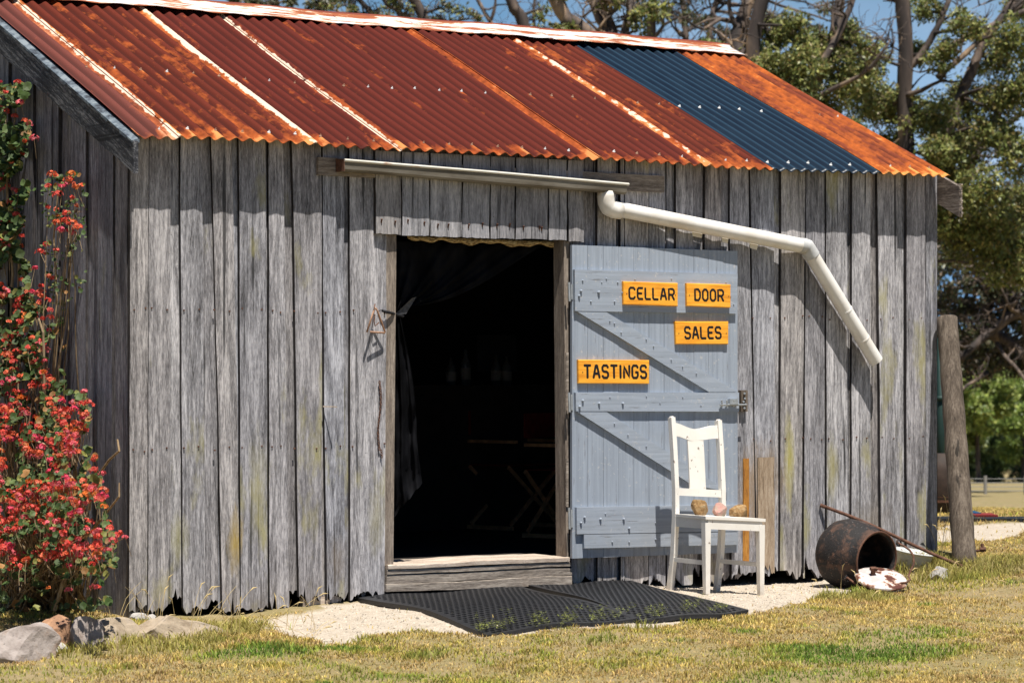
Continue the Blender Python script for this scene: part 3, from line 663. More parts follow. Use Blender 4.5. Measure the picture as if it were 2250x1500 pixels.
# ridge capping
cpb = MB(); prof = [(-.215,0),(-.21,.001),(-.05,-.004),(-.020,-.002),(-.014,.006),(-.008,.011),(0,.013)]
def cap_part(x0, x1, lift, name):
    n = int((x1-x0)/.05)+1; pts = []
    for d, h in prof: pts.append((YR+d*CA, ZR+d*SA+h+.044+lift))
    pts += [(2*YR-y_, z_) for y_, z_ in reversed(pts[:-1])]
    L_ = len(pts); vs = []; uv = []
    for i in range(n+1):
        x_ = x0+(x1-x0)*i/n; wob = .003*math.sin(x_*7)+.006*math.sin(x_*1.7)
        for j, (a_, b_) in enumerate(pts):
            e = .004*math.sin(x_*23+j) if j in (0, L_-1) else 0
            vs.append((x_, a_, b_+wob+e)); uv.append((x_, 1-abs(j-(L_-1)/2)/((L_-1)/2)))
    # true distance across the cap for the colour
    us = [0, .02, .72, .80, .88, .95, 1]; us = us+us[-2::-1]
    uv = [(a_, us[q % L_]) for q, (a_, _) in enumerate(uv)]
    mb = MB(); fs = [(i*L_+j, (i+1)*L_+j, (i+1)*L_+j+1, i*L_+j+1) for i in range(n) for j in range(L_-1)]; m = len(vs)
    vs2 = [(a_, b_, c_-.002) for a_, b_, c_ in vs]; fs2 = [tuple(reversed([q+m for q in f])) for f in fs]
    fs3 = [(i*L_+m, (i+1)*L_+m, (i+1)*L_, i*L_) for i in range(n)]+[(n*L_+j+m, n*L_+j+1+m, n*L_+j+1, n*L_+j) for j in range(L_-1)]
    mb.add(vs+vs2, fs+fs2+fs3); o = mb.build(name, M['cap'], shed, sm=True)
    uvl = o.data.uv_layers.new(name='UVMap'); U = np.array(uv+uv, np.float32); li = np.zeros(len(o.data.loops), np.int32); o.data.loops.foreach_get('vertex_index', li); uvl.data.foreach_set('uv', U[li].ravel())
xc = float(on(1172, 80, 1, YR)[0])
cap_part(EX[0]-.01, xc+.04, .005, 'ridge_cap'); cap_part(xc, EX[8]+.005, 0, 'ridge_cap')
# barge boards
def barge(name, x0, x1, tip, mat, dz=0, back=False, h=.175):
    mb = MB(); n = 40; vs = []
    tot = 2*YR-YE
    r = random.Random(5)
    for k, (ya, yb) in enumerate(((tip, YR), (YR, 2*YR-tip))):
        pts = []
        for i in range(n+1):
            y_ = ya+(yb-ya)*i/n; zt = (roofz(y_) if k == 0 else roofz(2*YR-y_))+dz
            jl = r.uniform(-.004,.004); hh = h
            pts.append((y_, zt, zt-hh+jl))
        vs = [(x_, y_, z_) for y_, a_, b_ in pts for x_, z_ in ((x0, b_), (x1, b_), (x1, a_), (x0, a_))]
        fs = []
        for i in range(n):
            o_ = i*4
            for q in range(4): fs.append((o_+q, o_+4+q, o_+4+(q+1)%4, o_+(q+1)%4))
        fs += [(3,2,1,0), (n*4, n*4+1, n*4+2, n*4+3)]
        mb.add(vs, fs)
    return mb.build(name, M[mat], shed)
bo = barge('barge_board', -.062, -.033, YE-.012, 'barge', dz=-.012)
s = N('peeling_blue_white_flashing', .6); g = s.noise(s.co((14,14,14)), 1, 5, .65); M['flash'] = s.col(s.ramp(g, [(.38, (.03,.035,.045)), (.5, (.10,.125,.15)), (.62, (.19,.22,.24))]))
fl = MB()
for i in range(30):
    y0_ = YE+(YR-YE)*i/30; y1_ = YE+(YR-YE)*(i+1)/30
    hd_ = .022+.008*math.sin(i*1.9)
    fl.hexa([(-.066,y0_,roofz(y0_)-hd_),(-.020,y0_,roofz(y0_)-hd_),(-.020,y1_,roofz(y1_)-hd_),(-.066,y1_,roofz(y1_)-hd_),(-.066,y0_,roofz(y0_)-.012),(-.020,y0_,roofz(y0_)+.004),(-.020,y1_,roofz(y1_)+.004),(-.066,y1_,roofz(y1_)-.012)])
fl.build('verge_flashing', M['flash'], bo)
tipy = float(on(2106, 430, 0, W+.03)[1])
M['barge2'] = wood('brown_barge_wood', (.05,.042,.038), (.12,.10,.09), (.28,.25,.225), 1)
b2 = MB(); z_ = lambda px, py, X_: on(px, py, 0, X_)
q = [on(2085,396,0,W+.02), on(2107,405,0,W+.02), on(2109,470,0,W+.02), on(2066,444,0,W+.02)]
barge('barge_board', W+.02, W+.05, float(q[1][1]), 'barge2', dz=-.03, h=.2)
rg = MB()   # splintered end grain of the right barge board
for i in range(16):
    t = i/15; p = q[1]*(1-t)+q[2]*t; rg.bar(p+[0.008,.02,0], p+[.008+rnd.uniform(-.004,.004),-rnd.uniform(.006,.02),-rnd.uniform(.0,.01)], .012, .010)
rg.build('splintered_end', M['sill'], shed)

# ---------------------------------------------------------------- gutter, its board, and the downpipe
gb = MB(); bar_px(gb, [(700,345),(1460,387),(1460,423),(699,384)], -.052, -.026); gb.build('gutter_board', M['gutterboard'], shed)
gu = MB(); GY0, GY1 = -.056, -.150
def gutp(px, py, y): return on(px, py, 1, y)
LT, RT = gutp(757,352,GY1), gutp(1378,405,GY1)     # front lip, left and right
n = 24; vs = []
prof_g = [(GY0, .012), (GY0, -.058), (GY1+.018, -.062), (GY1+.004, -.05), (GY1, -.008)]
for i in range(n+1):
    t = i/n; base = LT*(1-t)+RT*t; wb = .002*math.sin(t*9)
    for (y_, dz) in prof_g: vs.append((base[0], y_, base[2]+dz+wb))
    for (y_, dz) in reversed(prof_g): vs.append((base[0], y_ + (.003 if y_ < -.1 else -.003), base[2]+dz+wb+.003))
k_ = len(prof_g)*2
gu.add(vs, [(i*k_+j, (i+1)*k_+j, (i+1)*k_+(j+1)%k_, i*k_+(j+1)%k_) for i in range(n) for j in range(k_)]+[tuple(range(n*k_, n*k_+k_))])
gut = gu.build('gutter', M['gutter'], shed)
gl = MB(); gl.tube([LT+[0,0,0], LT*.5+RT*.5+[0,0,.003], RT+[.012,0,0]], .0085, 8); gl.build('rolled_lip', M['lip'], gut)
ge = MB(); ge.hexa([(LT[0]-.004,GY1,LT[2]-.062),(LT[0]+.001,GY1,LT[2]-.062),(LT[0]+.001,GY0,LT[2]-.062),(LT[0]-.004,GY0,LT[2]-.062),(LT[0]-.004,GY1,LT[2]+.004),(LT[0]+.001,GY1,LT[2]+.004),(LT[0]+.001,GY0,LT[2]+.014),(LT[0]-.004,GY0,LT[2]+.014)]); ge.build('end_cap', M['rustm'], gut)
# downpipe
PY_ = -.095; PR = .047
def pp(px, py, y=PY_): return Vector([float(q) for q in on(px, py, 1, y)])
A, B_, C_, D_ = pp(1331,420), pp(1338,458), pp(1772,542), pp(1925,793)
dp = MB(); 
dp.tube([A, pp(1331,432), pp(1332,445), pp(1337,456), pp(1348,461), pp(1362,463)], [PR*1.13]*6, 24)
o = MB(); elb = dp.build('downpipe_elbow', M['pipe'], shed, sm=True)
dp = MB(); dp.tube([pp(1345,457), C_+(pp(1345,457)-C_).normalized()*.03], PR, 28, cap=False); dp.build('downpipe', M['pipe'], shed, sm=True)
d1 = (pp(1345,457)-C_).normalized(); d2 = (D_-C_).normalized()
dp = MB(); dp.tube([C_+d1*.06, C_+d1*.02, C_+d1*.0+d2*.0, C_+d2*.03, C_+d2*.075], [PR*1.02,PR*1.10,PR*1.10,PR*1.10,PR*1.10], 28, cap=False); dp.build('downpipe_elbow', M['pipegrey'], shed, sm=True)
dp = MB(); ins = D_+d2*-.002; dp.tube([C_+d2*.06, C_.lerp(D_, .5), D_], PR, 28, cap=False); dp.tube([D_, D_-d2*.25], PR*.93, 28, cap=False); dp.lathe([(PR,0),(PR*.93,0)], D_, d2, 28)
dp.build('downpipe', M['pipe'], shed, sm=True)
for t_ in (.55, .80):
    dp = MB(); p = C_.lerp(D_, t_); dp.tube([p, p+d2*.010], PR*1.05, 28, cap=False); dp.lathe([(PR*.9,0),(PR*1.05,0)], p, d2, 28); dp.build('pipe_strap', M['pipe'], shed, sm=True)
# flaking white paint left on the boards below the pipe
for (x0,y0,x1,y1) in [(1520,500,1545,523),(1585,512,1602,535),(1647,533,1666,549),(1758,545,1772,558)]:
    f = MB(); bar_px(f, [(x0,y0),(x1,y0+3),(x1-3,y1),(x0+2,y1-4)], YO-.0065, YO-.0025); f.build('paint_flake', M['pipe'], front)
# little turn button on the left boards, wooden strips with ochre paint on the right boards
f = MB(); f.bar(on(710,892.5,1,-.03), on(740,893.5,1,-.11), .006, .007); f.build('peg', M['sill'], shed)
M['ochre'] = wood('ochre_stained_batten', (.13,.055,.02), (.38,.17,.03), (.52,.28,.07), 2)
f = MB(); bar_px(f, [(1633,1007),(1646,1007),(1646,1235),(1633,1235)], YO-.010, YO+.002); f.build('stained_batten', M['ochre'], shed)
M['tan'] = wood('tan_stained_board', (.10,.07,.045), (.29,.225,.16), (.46,.39,.31), 2)
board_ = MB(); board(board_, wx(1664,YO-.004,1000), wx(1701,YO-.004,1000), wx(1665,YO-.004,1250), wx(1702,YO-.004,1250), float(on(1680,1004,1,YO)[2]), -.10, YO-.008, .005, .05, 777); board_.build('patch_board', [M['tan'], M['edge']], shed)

# ================================================================== THINGS AT THE DOOR
def P3(a): return Vector([float(q) for q in a])
# ---- rubber mats
M['rubber'] = plain('black_rubber', (.018,.018,.020), .55, .35, 60); M['rubber'].node_tree.nodes['Principled BSDF'].inputs['Specular IOR Level'].default_value = .45
M['hole_shade'] = plain('hole_shade_black', (.006,.006,.007), .9, .3, 60)  # near-black colour standing in for shade inside the mat holes
def mat_thing(label, bl, br, fr, fl, nu, nv):
    c = [G(*p)[:2] for p in (bl, br, fr, fl)]
    ctr = sum(c)/4; root = thing('rubber_mat', label, 'mat', (ctr[0], ctr[1], float(gz(*ctr))), 'rubber mats in front of the doorstep')
    def pos(u, v, dz=0):
        p = (c[0]*(1-u)+c[1]*u)*(1-v) + (c[3]*(1-u)+c[2]*u)*v
        p = p + np.array([.012*math.sin(v*5+u*2), .012*math.sin(u*6+v)])
        return (p[0], p[1], float(gz(p[0], p[1]))+.024+dz+.006*math.sin(u*9+v*4))
    mb = MB(); bu = .035
    us = [bu+(1-2*bu)*i/nu for i in range(nu+1)]; vs_ = [.02+(.96)*j/nv for j in range(nv+1)]
    for j in range(nv):
        off = (j % 2)*.5
        for i in range(nu + (0 if off == 0 else -1)):
            u0 = us[i]+off*(us[1]-us[0]); u1 = u0+(us[1]-us[0]); v0, v1 = vs_[j], vs_[j+1]
            um, vm = (u0+u1)/2, (v0+v1)/2; a, b = (u1-u0)*.38, (v1-v0)*.36
            inn = [(um-a*.5, vm-b), (um+a*.5, vm-b), (um+a, vm), (um+a*.5, vm+b), (um-a*.5, vm+b), (um-a, vm)]
            out = [(u0,v0),(u1,v0),(u1,vm),(u1,v1),(u0,v1),(u0,vm)]
            vv = [pos(*q) for q in out]+[pos(*q) for q in inn]+[pos(*q, -.011) for q in inn]
            mb.add(vv, [(k, (k+1)%6, (k+1)%6+6, k+6) for k in range(6)]+[(k+6, (k+1)%6+6, (k+1)%6+12, k+12) for k in range(6)])
        if off:
            for u0, u1 in ((us[0], us[0]+off*(us[1]-us[0])), (us[-1]-off*(us[1]-us[0]), us[-1])):
                mb.add([pos(u0,vs_[j]),pos(u1,vs_[j]),pos(u1,vs_[j+1]),pos(u0,vs_[j+1])], [(0,1,2,3)])
    mb.build('grid', M['rubber'], root)
    e = MB(); n = 40
    for (a, b, o) in (((0,0),(1,0),(0,.02)), ((1,0),(1,1),(-bu,0)), ((1,1),(0,1),(0,-.02)), ((0,1),(0,0),(bu,0))):
        for k in range(n):
            t0, t1 = k/n, (k+1)/n; q0 = (a[0]+(b[0]-a[0])*t0, a[1]+(b[1]-a[1])*t0); q1 = (a[0]+(b[0]-a[0])*t1, a[1]+(b[1]-a[1])*t1)
            def cl(q): return (min(max(q[0]+o[0], bu if o[0]==0 else 0), 1-bu if o[0]==0 else 1), q[1]+o[1])
            i0, i1 = (q0[0]+o[0], q0[1]+o[1]), (q1[0]+o[0], q1[1]+o[1])
            e.add([pos(*q0,.0015), pos(*q1,.0015), pos(*i1,.0015), pos(*i0,.0015), pos(*q0,-.022), pos(*q1,-.022)], [(0,1,2,3),(4,5,1,0)])
    e.build('rim', M['rubber'], root)
    d = MB(); d.grid(lambda u, v: pos(u, v, -.0115), 24, 30); d.build('hole_shade_sheet', M['hole_shade'], root)  # added dark sheet that paints the shade seen through the holes
mat_thing('black perforated rubber mat nearest the left side of the doorstep', (778,1321), (1086,1283), (1404,1369), (1076,1403), 24, 40)
mat_thing('black perforated rubber mat lying under the front of the white chair', (1098,1282), (1312,1270), (1644,1350), (1410,1371), 18, 40)

# ---- rocks
def rockmat(name, cols, sc=14, speck=(.06,.055,.05)):
    s = N(name, .9); a = s.noise(s.co((1,1,1)), sc, 5, .65, .3); b = s.noise(s.co((1,1,1)), sc*9, 3, .6)
    c = s.ramp(a, [(.32, cols[0]), (.5, cols[1]), (.66, cols[2])]); c = s.mix(s.ramp(b, [(.28,.8),(.34,0)]), c, speck); s.bump(s.math('ADD', a, s.math('MULTIPLY', b, .5)), .7, .012); return s.col(c)
M['rock_grey'] = rockmat('grey_pink_stone', [(.21,.17,.15),(.36,.31,.28),(.27,.19,.14)], 6)
M['rock_tan'] = rockmat('tan_stone', [(.20,.15,.10),(.36,.29,.21),(.30,.25,.21)], 6)
M['rock_brown'] = rockmat('brown_orange_stone', [(.20,.11,.07),(.36,.20,.11),(.42,.36,.30)], 7)
M['rock_pale'] = rockmat('pale_stone', [(.27,.25,.23),(.38,.355,.33),(.45,.42,.38)], 8)
M['rock_ochre'] = rockmat('ochre_stone', [(.13,.065,.025),(.30,.18,.075),(.38,.28,.16)], 34)
M['rock_pink'] = rockmat('pink_green_stone', [(.45,.20,.17),(.40,.27,.22),(.24,.28,.18)], 20)
def rock(c, size, mat, label, seed=0, rot=0, cuts=7, group=None, name='rock', cat='rock'):
    bm = bmesh.new(); bmesh.ops.create_icosphere(bm, subdivisions=4, radius=1); r = random.Random(seed)
    pl = [(Vector((r.gauss(0,1), r.gauss(0,1), r.gauss(0,.8))).normalized(), r.uniform(.50,.80)) for _ in range(cuts+6)]+[(Vector((0,0,-1)), .38)]
    o3 = Vector((seed*3.1, seed*1.7, 0))
    for v in bm.verts:
        p = v.co.copy()
        for n_, d in pl:
            k = p.dot(n_)-d
            if k > 0: p -= n_*k
        p *= 1+.10*mn.noise(p*1.6+o3)+.05*mn.noise(p*5+o3)+.02*mn.noise(p*14+o3)
        v.co = Vector((p.x*size[0], p.y*size[1], p.z*size[2]))
    mx = [max(v.co[a] for v in bm.verts)-min(v.co[a] for v in bm.verts) for a in range(3)]
    for v in bm.verts: v.co = Vector([v.co[a]*2*size[a]*(.92, .92, .85)[a]/mx[a] for a in range(3)])
    me = bpy.data.meshes.new(name); bm.to_mesh(me); bm.free(); me.materials.append(M[mat])
    zmin = min(v.co.z for v in me.vertices); me.transform(Matrix.Translation((0,0,-zmin)))
    o = bpy.data.objects.new(name, me); COL.objects.link(o); o.location = P3(c); o.rotation_euler.z = rot
    tag(o, label, cat, group); return o
GR_ = 'stones bordering the flower bed'
def rg_(px, py, dz=-.04): p = G(px, py); p[2] += dz; return p
rock(rg_(45,1452), (.20,.15,.135), 'rock_grey', 'large grey boulder at the bottom left corner below the geraniums', 3, .3, 8, GR_)
rock(rg_(130,1428), (.095,.08,.13), 'rock_brown', 'brown and orange angular stone wedged between two bigger boulders', 5, .2, 9, GR_)
rock(rg_(188,1424,-.06), (.12,.10,.135), 'rock_grey', 'squat grey boulder right of the brown angular stone', 8, .9, 7, GR_)
rock(rg_(262,1410,-.065), (.21,.13,.115), 'rock_tan', 'tan and grey boulder in the middle of the stone border', 12, .1, 8, GR_)
rock(rg_(395,1398,-.075), (.40,.14,.115), 'rock_tan', 'long flat slab of stone at the foot of the left wall boards', 14, .05, 8, GR_)
rock(rg_(302,1364,-.0), (.055,.03,.028), 'rock_pale', 'small flat stone lying at the corner of the shed', 17, 0, 7, GR_)
rock(rg_(334,1368,.0), (.042,.03,.03), 'rock_pale', 'small white pebble lying beside the flat corner stone', 19, .4, 3, GR_)
rock(rg_(128,1436,-.01), (.05,.04,.04), 'rock_pale', 'small white stone in front of the brown angular stone', 21, .5, 7, GR_)
rock(rg_(2068,1272,-.02), (.095,.07,.06), 'rock_pale', 'half buried grey stone in the grass right of the enamel basin', 23, .2, 8)

# ---- chair
cc = np.array([3.655, -.50, 0]); latv = np.array([.9985, -.02, 0]); fwd = np.array([-.02, -1., 0]); fwd /= np.linalg.norm(fwd)
hwf, hwr, hd = .202, .176, .19; z0 = -.151
chair = thing('wooden_chair', 'cream white painted wooden chair with stones on its seat beside the door', 'chair', (cc[0], cc[1], z0))
def cpnt(u, w, z): q = cc + latv*u + fwd*w; return Vector((q[0], q[1], z0+z-.062*u))
lv, fv = P3(latv), P3(fwd)
SH = .445; TOPZ = 1.045
for sx in (-1, 1):
    b = MB(); b.bar(cpnt(sx*hwf, hd, 0), cpnt(sx*hwf, hd-.004, SH-.02), .030, .030, fv, w2=.042, h2=.042); b.build('leg', M['white'], chair)
    b = MB(); pts = [(-hd-.03, 0), (-hd+.012, .22), (-hd+.03, SH), (-hd+.028, .62), (-hd+.01, .85), (-hd-.012, TOPZ)]
    for (w0, za), (w1, zb2) in zip(pts, pts[1:]): b.bar(cpnt(sx*hwr, w0, za), cpnt(sx*hwr, w1, zb2+.0015), .030, .037, fv)
    b.tube([cpnt(sx*hwr, -hd-.011, TOPZ-.004), cpnt(sx*hwr, -hd-.012, TOPZ+.008)], [.017,.012], 8)
    b.build('leg', M['white'], chair)
b = MB(); so = .022
qs = [(-hwf-so, hd+so), (hwf+so, hd+so), (hwr+.012, -hd+.03), (-hwr-.012, -hd+.03)]
b.hexa([cpnt(u, w, SH) for u, w in qs]+[cpnt(u, w, SH+.018) for u, w in qs]); b.build('seat', M['white'], chair)
ap = MB(); ap.bar(cpnt(-hwf, hd+.006, SH-.030), cpnt(hwf, hd+.006, SH-.030), .018, .056); ap.bar(cpnt(-hwr, -hd+.04, SH-.030), cpnt(hwr, -hd+.04, SH-.030), .018, .056)
for sx in (-1, 1): ap.bar(cpnt(sx*hwf, hd, SH-.030), cpnt(sx*hwr, -hd+.035, SH-.030), .018, .056)
ap.build('apron', M['white'], chair)
def brl(name, za, zb, fa, nn=16, w0=-hd-.012, w1=-hd+.0, th=.018):
    b = MB()
    for i in range(nn):
        ua, ub = -hwr+.012+(2*hwr-.024)*i/nn, -hwr+.012+(2*hwr-.024)*(i+1)/nn
        ta, tb = fa(i/nn), fa((i+1)/nn)
        f = lambda z: np.interp(z, [SH, .62, .85, TOPZ], [-hd+.03, -hd+.028, -hd+.01, -hd-.012])
        ca, cb2 = -.018*math.sin(math.pi*i/nn), -.018*math.sin(math.pi*(i+1)/nn)
        c = []
        for (u, w_, q) in ((ua, ca, ta), (ub, cb2, tb)):
            c.append([cpnt(u, f(q[0])+w_-th/2, q[0]), cpnt(u, f(q[0])+w_+th/2, q[0]), cpnt(u, f(q[1])+w_+th/2, q[1]), cpnt(u, f(q[1])+w_-th/2, q[1])])
        v = c[0]+c[1]; b.add(v, [(0,1,5,4),(1,2,6,5),(2,3,7,6),(3,0,4,7)] + ([(3,2,1,0)] if i == 0 else []) + ([(4,5,6,7)] if i == nn-1 else []))
    return b.build(name, M['white'], chair)
wav = lambda t: .5-.5*math.cos(2*math.pi*t)
brl('top_rail', 0, 0, lambda t: (.935-.026*wav(t)*(1 if t < .5 else .75), 1.015-.030*wav(t)-(.0 if t < .5 else 0)))
brl('back_rail', 0, 0, lambda t: (.575, .620))
b = MB(); sw = hwr*.34
for i in range(6):
    za, zb2 = .62+(.93-.62)*i/6, .62+(.93-.62)*(i+1)/6
    f = lambda z: np.interp(z, [SH, .62, .85, TOPZ], [-hd+.03, -hd+.028, -hd+.01, -hd-.012])-.014
    c = [cpnt(u, f(z)+w, z) for z in (za, zb2) for u, w in ((-sw,-.005),(sw,-.005),(sw,.005),(-sw,.005))]
    b.add(c, [(0,1,5,4),(1,2,6,5),(2,3,7,6),(3,0,4,7)]+([(3,2,1,0)] if i == 0 else [])+([(4,5,6,7)] if i == 5 else []))
b.build('back_splat', M['white'], chair)
for sx in (-1, 1):
    b = MB(); b.bar(cpnt(sx*hwr*1.0, -hd+.006, .185), cpnt(sx*hwf, hd-.003, .185), .016, .026); b.build('stretcher', M['white'], chair)
GC = 'stones lying on the chair seat'
def onseat(px, py): p = on(px, py, 1, cc[1]+.0); p[2] = z0+SH+.016-.062*(p[0]-cc[0]); return p
rock(onseat(1538,1131), (.062,.05,.058), 'rock_ochre', 'blocky ochre stone at the left on the white chair seat', 31, .4, 9, GC)
rock(onseat(1580,1133), (.048,.045,.050), 'rock_pink', 'pinkish green stone in the middle on the white chair seat', 34, .1, 7, GC)
rock(onseat(1626,1137), (.072,.045,.046), 'rock_ochre', 'longest yellowish stone at the right on the white chair seat', 37, .0, 8, GC)

# ---- cauldron, lid, basin, rod
s = N('sooty_rusty_iron', .75); a = s.noise(s.co((1,1,1)), 9, 6, .7, .4); b2_ = s.noise(s.co((1,1,1)), 60, 4, .7); c3 = s.noise(s.co((1,1,1)), 24, 4, .6)
c = s.mix(s.ramp(a, [(.50,0),(.62,.8)]), (.018,.016,.016), (.10,.055,.038)); c = s.mix(s.ramp(b2_, [(.61,0),(.70,.6)]), c, (.22,.20,.19)); c = s.mix(s.ramp(c3, [(.66,0),(.74,.7)]), c, (.26,.13,.08)); s.bump(b2_, .5, .006); M['sooty'] = s.col(c)
s = N('chipped_white_enamel', .35); a = s.noise(s.co((1,1,1)), 11, 5, .6, .3); c = s.ramp(a, [(.36,(.46,.40,.38)),(.50,(.58,.55,.53)),(.545,(.36,.22,.15)),(.59,(.10,.04,.03))]); M['enamel'] = s.col(c)
s = N('white_basin_enamel', .3); a = s.noise(s.co((1,1,1)), 30, 4, .6); c = s.ramp(a, [(.64,(.56,.57,.56)),(.68,(.22,.14,.10))]); M['basin'] = s.col(c)
mc = G(1905, 1300)            # under the mouth
Dm = float(np.dot(mc-CAM, _FW)); mouth = at(1923, 1229, Dm+.10)
ax = Vector((.10, -.99, -.10)).normalized()
pot = thing('cauldron', 'big rusty black cauldron lying on its side against the wall', 'cauldron', (mouth[0], mouth[1]+.15, float(gz(mouth[0], mouth[1]))))
RM = .168; mo = P3(mouth)
prof = [(0,-.40),(.06,-.398),(.12,-.385),(.17,-.355),(.205,-.31),(.222,-.25),(.222,-.18),(.208,-.10),(.188,-.05),(.172,-.012),(RM+.012,.0),(RM+.010,.010),(RM-.004,.010),(RM-.006,-.012),(.180,-.05),(.20,-.10),(.213,-.18),(.213,-.25),(.196,-.305),(.16,-.345),(.0,-.388)]
b = MB(); b.lathe(prof, mo, ax, 56); body = b.build('pot_body', M['sooty'], pot, sm=True)
b = MB(); tor = []
uu = ax.cross(Vector((0,0,1))).normalized(); ww = ax.cross(uu)
ring = [mo+ax*.012+(uu*math.cos(a_)+ww*math.sin(a_))*(RM+.008) for a_ in [i*2*math.pi/48 for i in range(49)]]
b.tube(ring, .006, 8, cap=False); b.build('pot_rim', M['rustm'], pot, sm=True)
b = MB(); dp_ = Dm-.02
hand = [(1861,1276,.07),(1857,1272,.05),(1862,1268,.03),(1872,1276,0),(1890,1288,-.02),(1915,1295,-.05),(1945,1293,-.07),(1968,1285,-.08),(1980,1280,-.08),(1992,1279,-.07),(2000,1272,-.05),(1996,1266,-.03),(2000,1255,-.02),(2008,1238,0),(2007,1220,.02),(1999,1208,.04),(1986,1199,.07),(1976,1194,.09),(1971,1190,.09)]
b.tube([P3(at(px, py, Dm+d)) for px, py, d in hand], .0065, 8); b.build('bail_handle', M['rustm'], pot, sm=True)
for px, py, d in ((1862,1270,.05),(1975,1192,.09)):
    b = MB(); c_ = P3(at(px, py, Dm+d)); b.tube([c_+Vector((.018*math.cos(q), 0, .018*math.sin(q))) for q in [k*math.pi/5 for k in range(11)]], .006, 6, cap=False); b.build('ear', M['sooty'], pot)
lc = P3(at(1936, 1270, Dm-.02)); ln_ = Vector((-.10, -.34, .92)).normalized()
lid = thing('pot_lid', 'chipped white enamel lid with rusty knob lying in the mouth of the cauldron', 'lid', lc)
lid_r = .165
b = MB(); b.lathe([(0,.020),(.04,.020),(.08,.016),(.13,.010),(lid_r-.01,.006),(lid_r,.0),(lid_r-.003,-.010),(lid_r-.012,-.008),(.08,.004),(0,.008)], lc, ln_, 40); lidb = b.build('lid_disc', M['enamel'], lid, sm=True)
for v in lidb.data.vertices:
    p_ = v.co; a_ = math.atan2(p_.y-lc.y, p_.x-lc.x); v.co.z += .003*math.sin(a_*3+1)
kc = lc+ln_*.012+Vector((-.045,.03,.012)); b = MB(); b.bar(kc, kc+ln_*.032, .022, .022); b.bar(kc+ln_*.030, kc+ln_*.048, .042, .030); b.build('knob', M['rustm'], lid)
bc = G(2015, 1262); Db = float(np.dot(bc-CAM, _FW)); bb = P3(bc)
bas = thing('enamel_basin', 'white enamel basin standing in the grass behind the cauldron', 'basin', bb)
bax = Vector((.10,-.14,1)).normalized(); top = P3(at(2010, 1214, Db+.12)); bot = top-bax*.16
b = MB(); b.lathe([(0,0),(.085,0),(.092,.006),(.118,.15),(.128,.163),(.133,.158),(.136,.163),(.130,.170),(.120,.163),(.112,.15),(.087,.012),(0,.010)], bot, bax, 44); b.build('bowl', M['basin'], bas, sm=True)
b = MB(); u3 = bax.cross(Vector((0,1,0))).normalized(); w3 = bax.cross(u3)
b.tube([bot+bax*.166+(u3*math.cos(q)+w3*math.sin(q))*.134 for q in [k*2*math.pi/44 for k in range(45)]], .0055, 8, cap=False); b.build('rolled_rim', M['basin'], bas, sm=True)
a_, e_ = P3(on(1802,1109,1,-.035)), P3(G(2143,1256)+np.array([0,0,.01]))
b = MB(); ptsr = []
for k in range(15):
    t = k/14; p = a_.lerp(e_, t); p.z += -.012*math.sin(math.pi*t)*.0+.010*math.sin(t*6); ptsr.append(p)
b.tube(ptsr, [.0125]+[.011]*13+[.009], 9); rod = tag(b.build('iron_rod', M['rustm'], None, sm=True), 'long thin rusty iron rod leaning over the cauldron against the wall', 'rod')
# ---- leaning post at the right corner and a rusty bolt on it
pb = G(2120, 1243); Dp = float(np.dot(pb-CAM, _FW)); pb = P3(pb)
ptop = P3(at(2081, 699, Dp+.45))
b = MB(); npt = 26; pts = [pb.lerp(ptop, k/npt)-Vector((0,0,.05 if k == 0 else 0)) for k in range(npt+1)]
rad = [.078-.010*k/npt+.0022*math.sin(k*1.7) for k in range(npt+1)]
rad.append(rad[-1]*.93); pts.append(ptop+(ptop-pb).normalized()*.006)
b.tube(pts, rad, 26)
post = thing('leaning_post', 'thick round grey timber post leaning against the right corner of the shed', 'post', pb); b.build('log', M['post'], post, sm=True)
b = MB(); q0 = P3(at(2140, 1209, Dp+.05)); q1 = P3(at(2157, 1209, Dp+.05)); b.tube([q0, q1], .008, 8); b.tube([P3(at(2158,1212,Dp+.05)), P3(at(2158,1194,Dp+.05))], .011, 8); b.tube([P3(at(2153,1206,Dp+.05)), P3(at(2166,1206,Dp+.05))], .017, 6); b.build('bolt', M['rustm'], post)

# ---- triangle, tie, curtain, woven mat, chain
hang = Vector((0,0,0))
T1, T2, T3 = P3(on(823,678,1,-.075)), P3(on(806,727,1,-.085)), P3(on(846,729,1,-.06)); T4 = P3(on(829,682,1,-.075))
tri = thing('dinner_triangle', 'small rusty metal triangle hanging on a nail left of the doorway', 'triangle', T1)
b = MB(); g1_ = P3(on(814,729,1,-.085)); b.tube([T2+Vector((0,0,-.006)), T1, T1+Vector((.006,0,.004)), T4, T3, T3+Vector((-.003,0,-.006)), g1_], .0058, 8); b.build('bent_bar', M['copper'], tri, sm=True)
b = MB(); nl = P3(on(824,668,1,-.03)); b.tube([nl, P3(on(822,676,1,-.085))], .0035, 6); b.build('nail', M['rustm'], tri)
b = MB(); b.tube([P3(on(824,690,1,-.07)), P3(on(822,706,1,-.068)), P3(on(824,716,1,-.067)), P3(on(833,708,1,-.067))], .0035, 6); b.build('striker', M['rustm'], tri)
ch = MB(); n = 30
for k in range(n):
    t = k/(n-1); c_ = P3(on(834+5*math.sin(t*7)*.6+(3 if t > .9 else 0), 840+(1002-840)*t, 1, -.036)); r_ = .0075
    ax_ = (Vector((1,0,0)), Vector((.35,-.9,0)))[k % 2]
    ch.tube([c_+ax_*(r_*.62*math.cos(q))+Vector((0,0,r_*1.35*math.sin(q))) for q in [i*2*math.pi/10 for i in range(11)]], .0026, 5, cap=False)
tag(ch.build('chain', M['rustm'], None), 'thin rusty chain hanging on the board left of the doorway', 'chain')
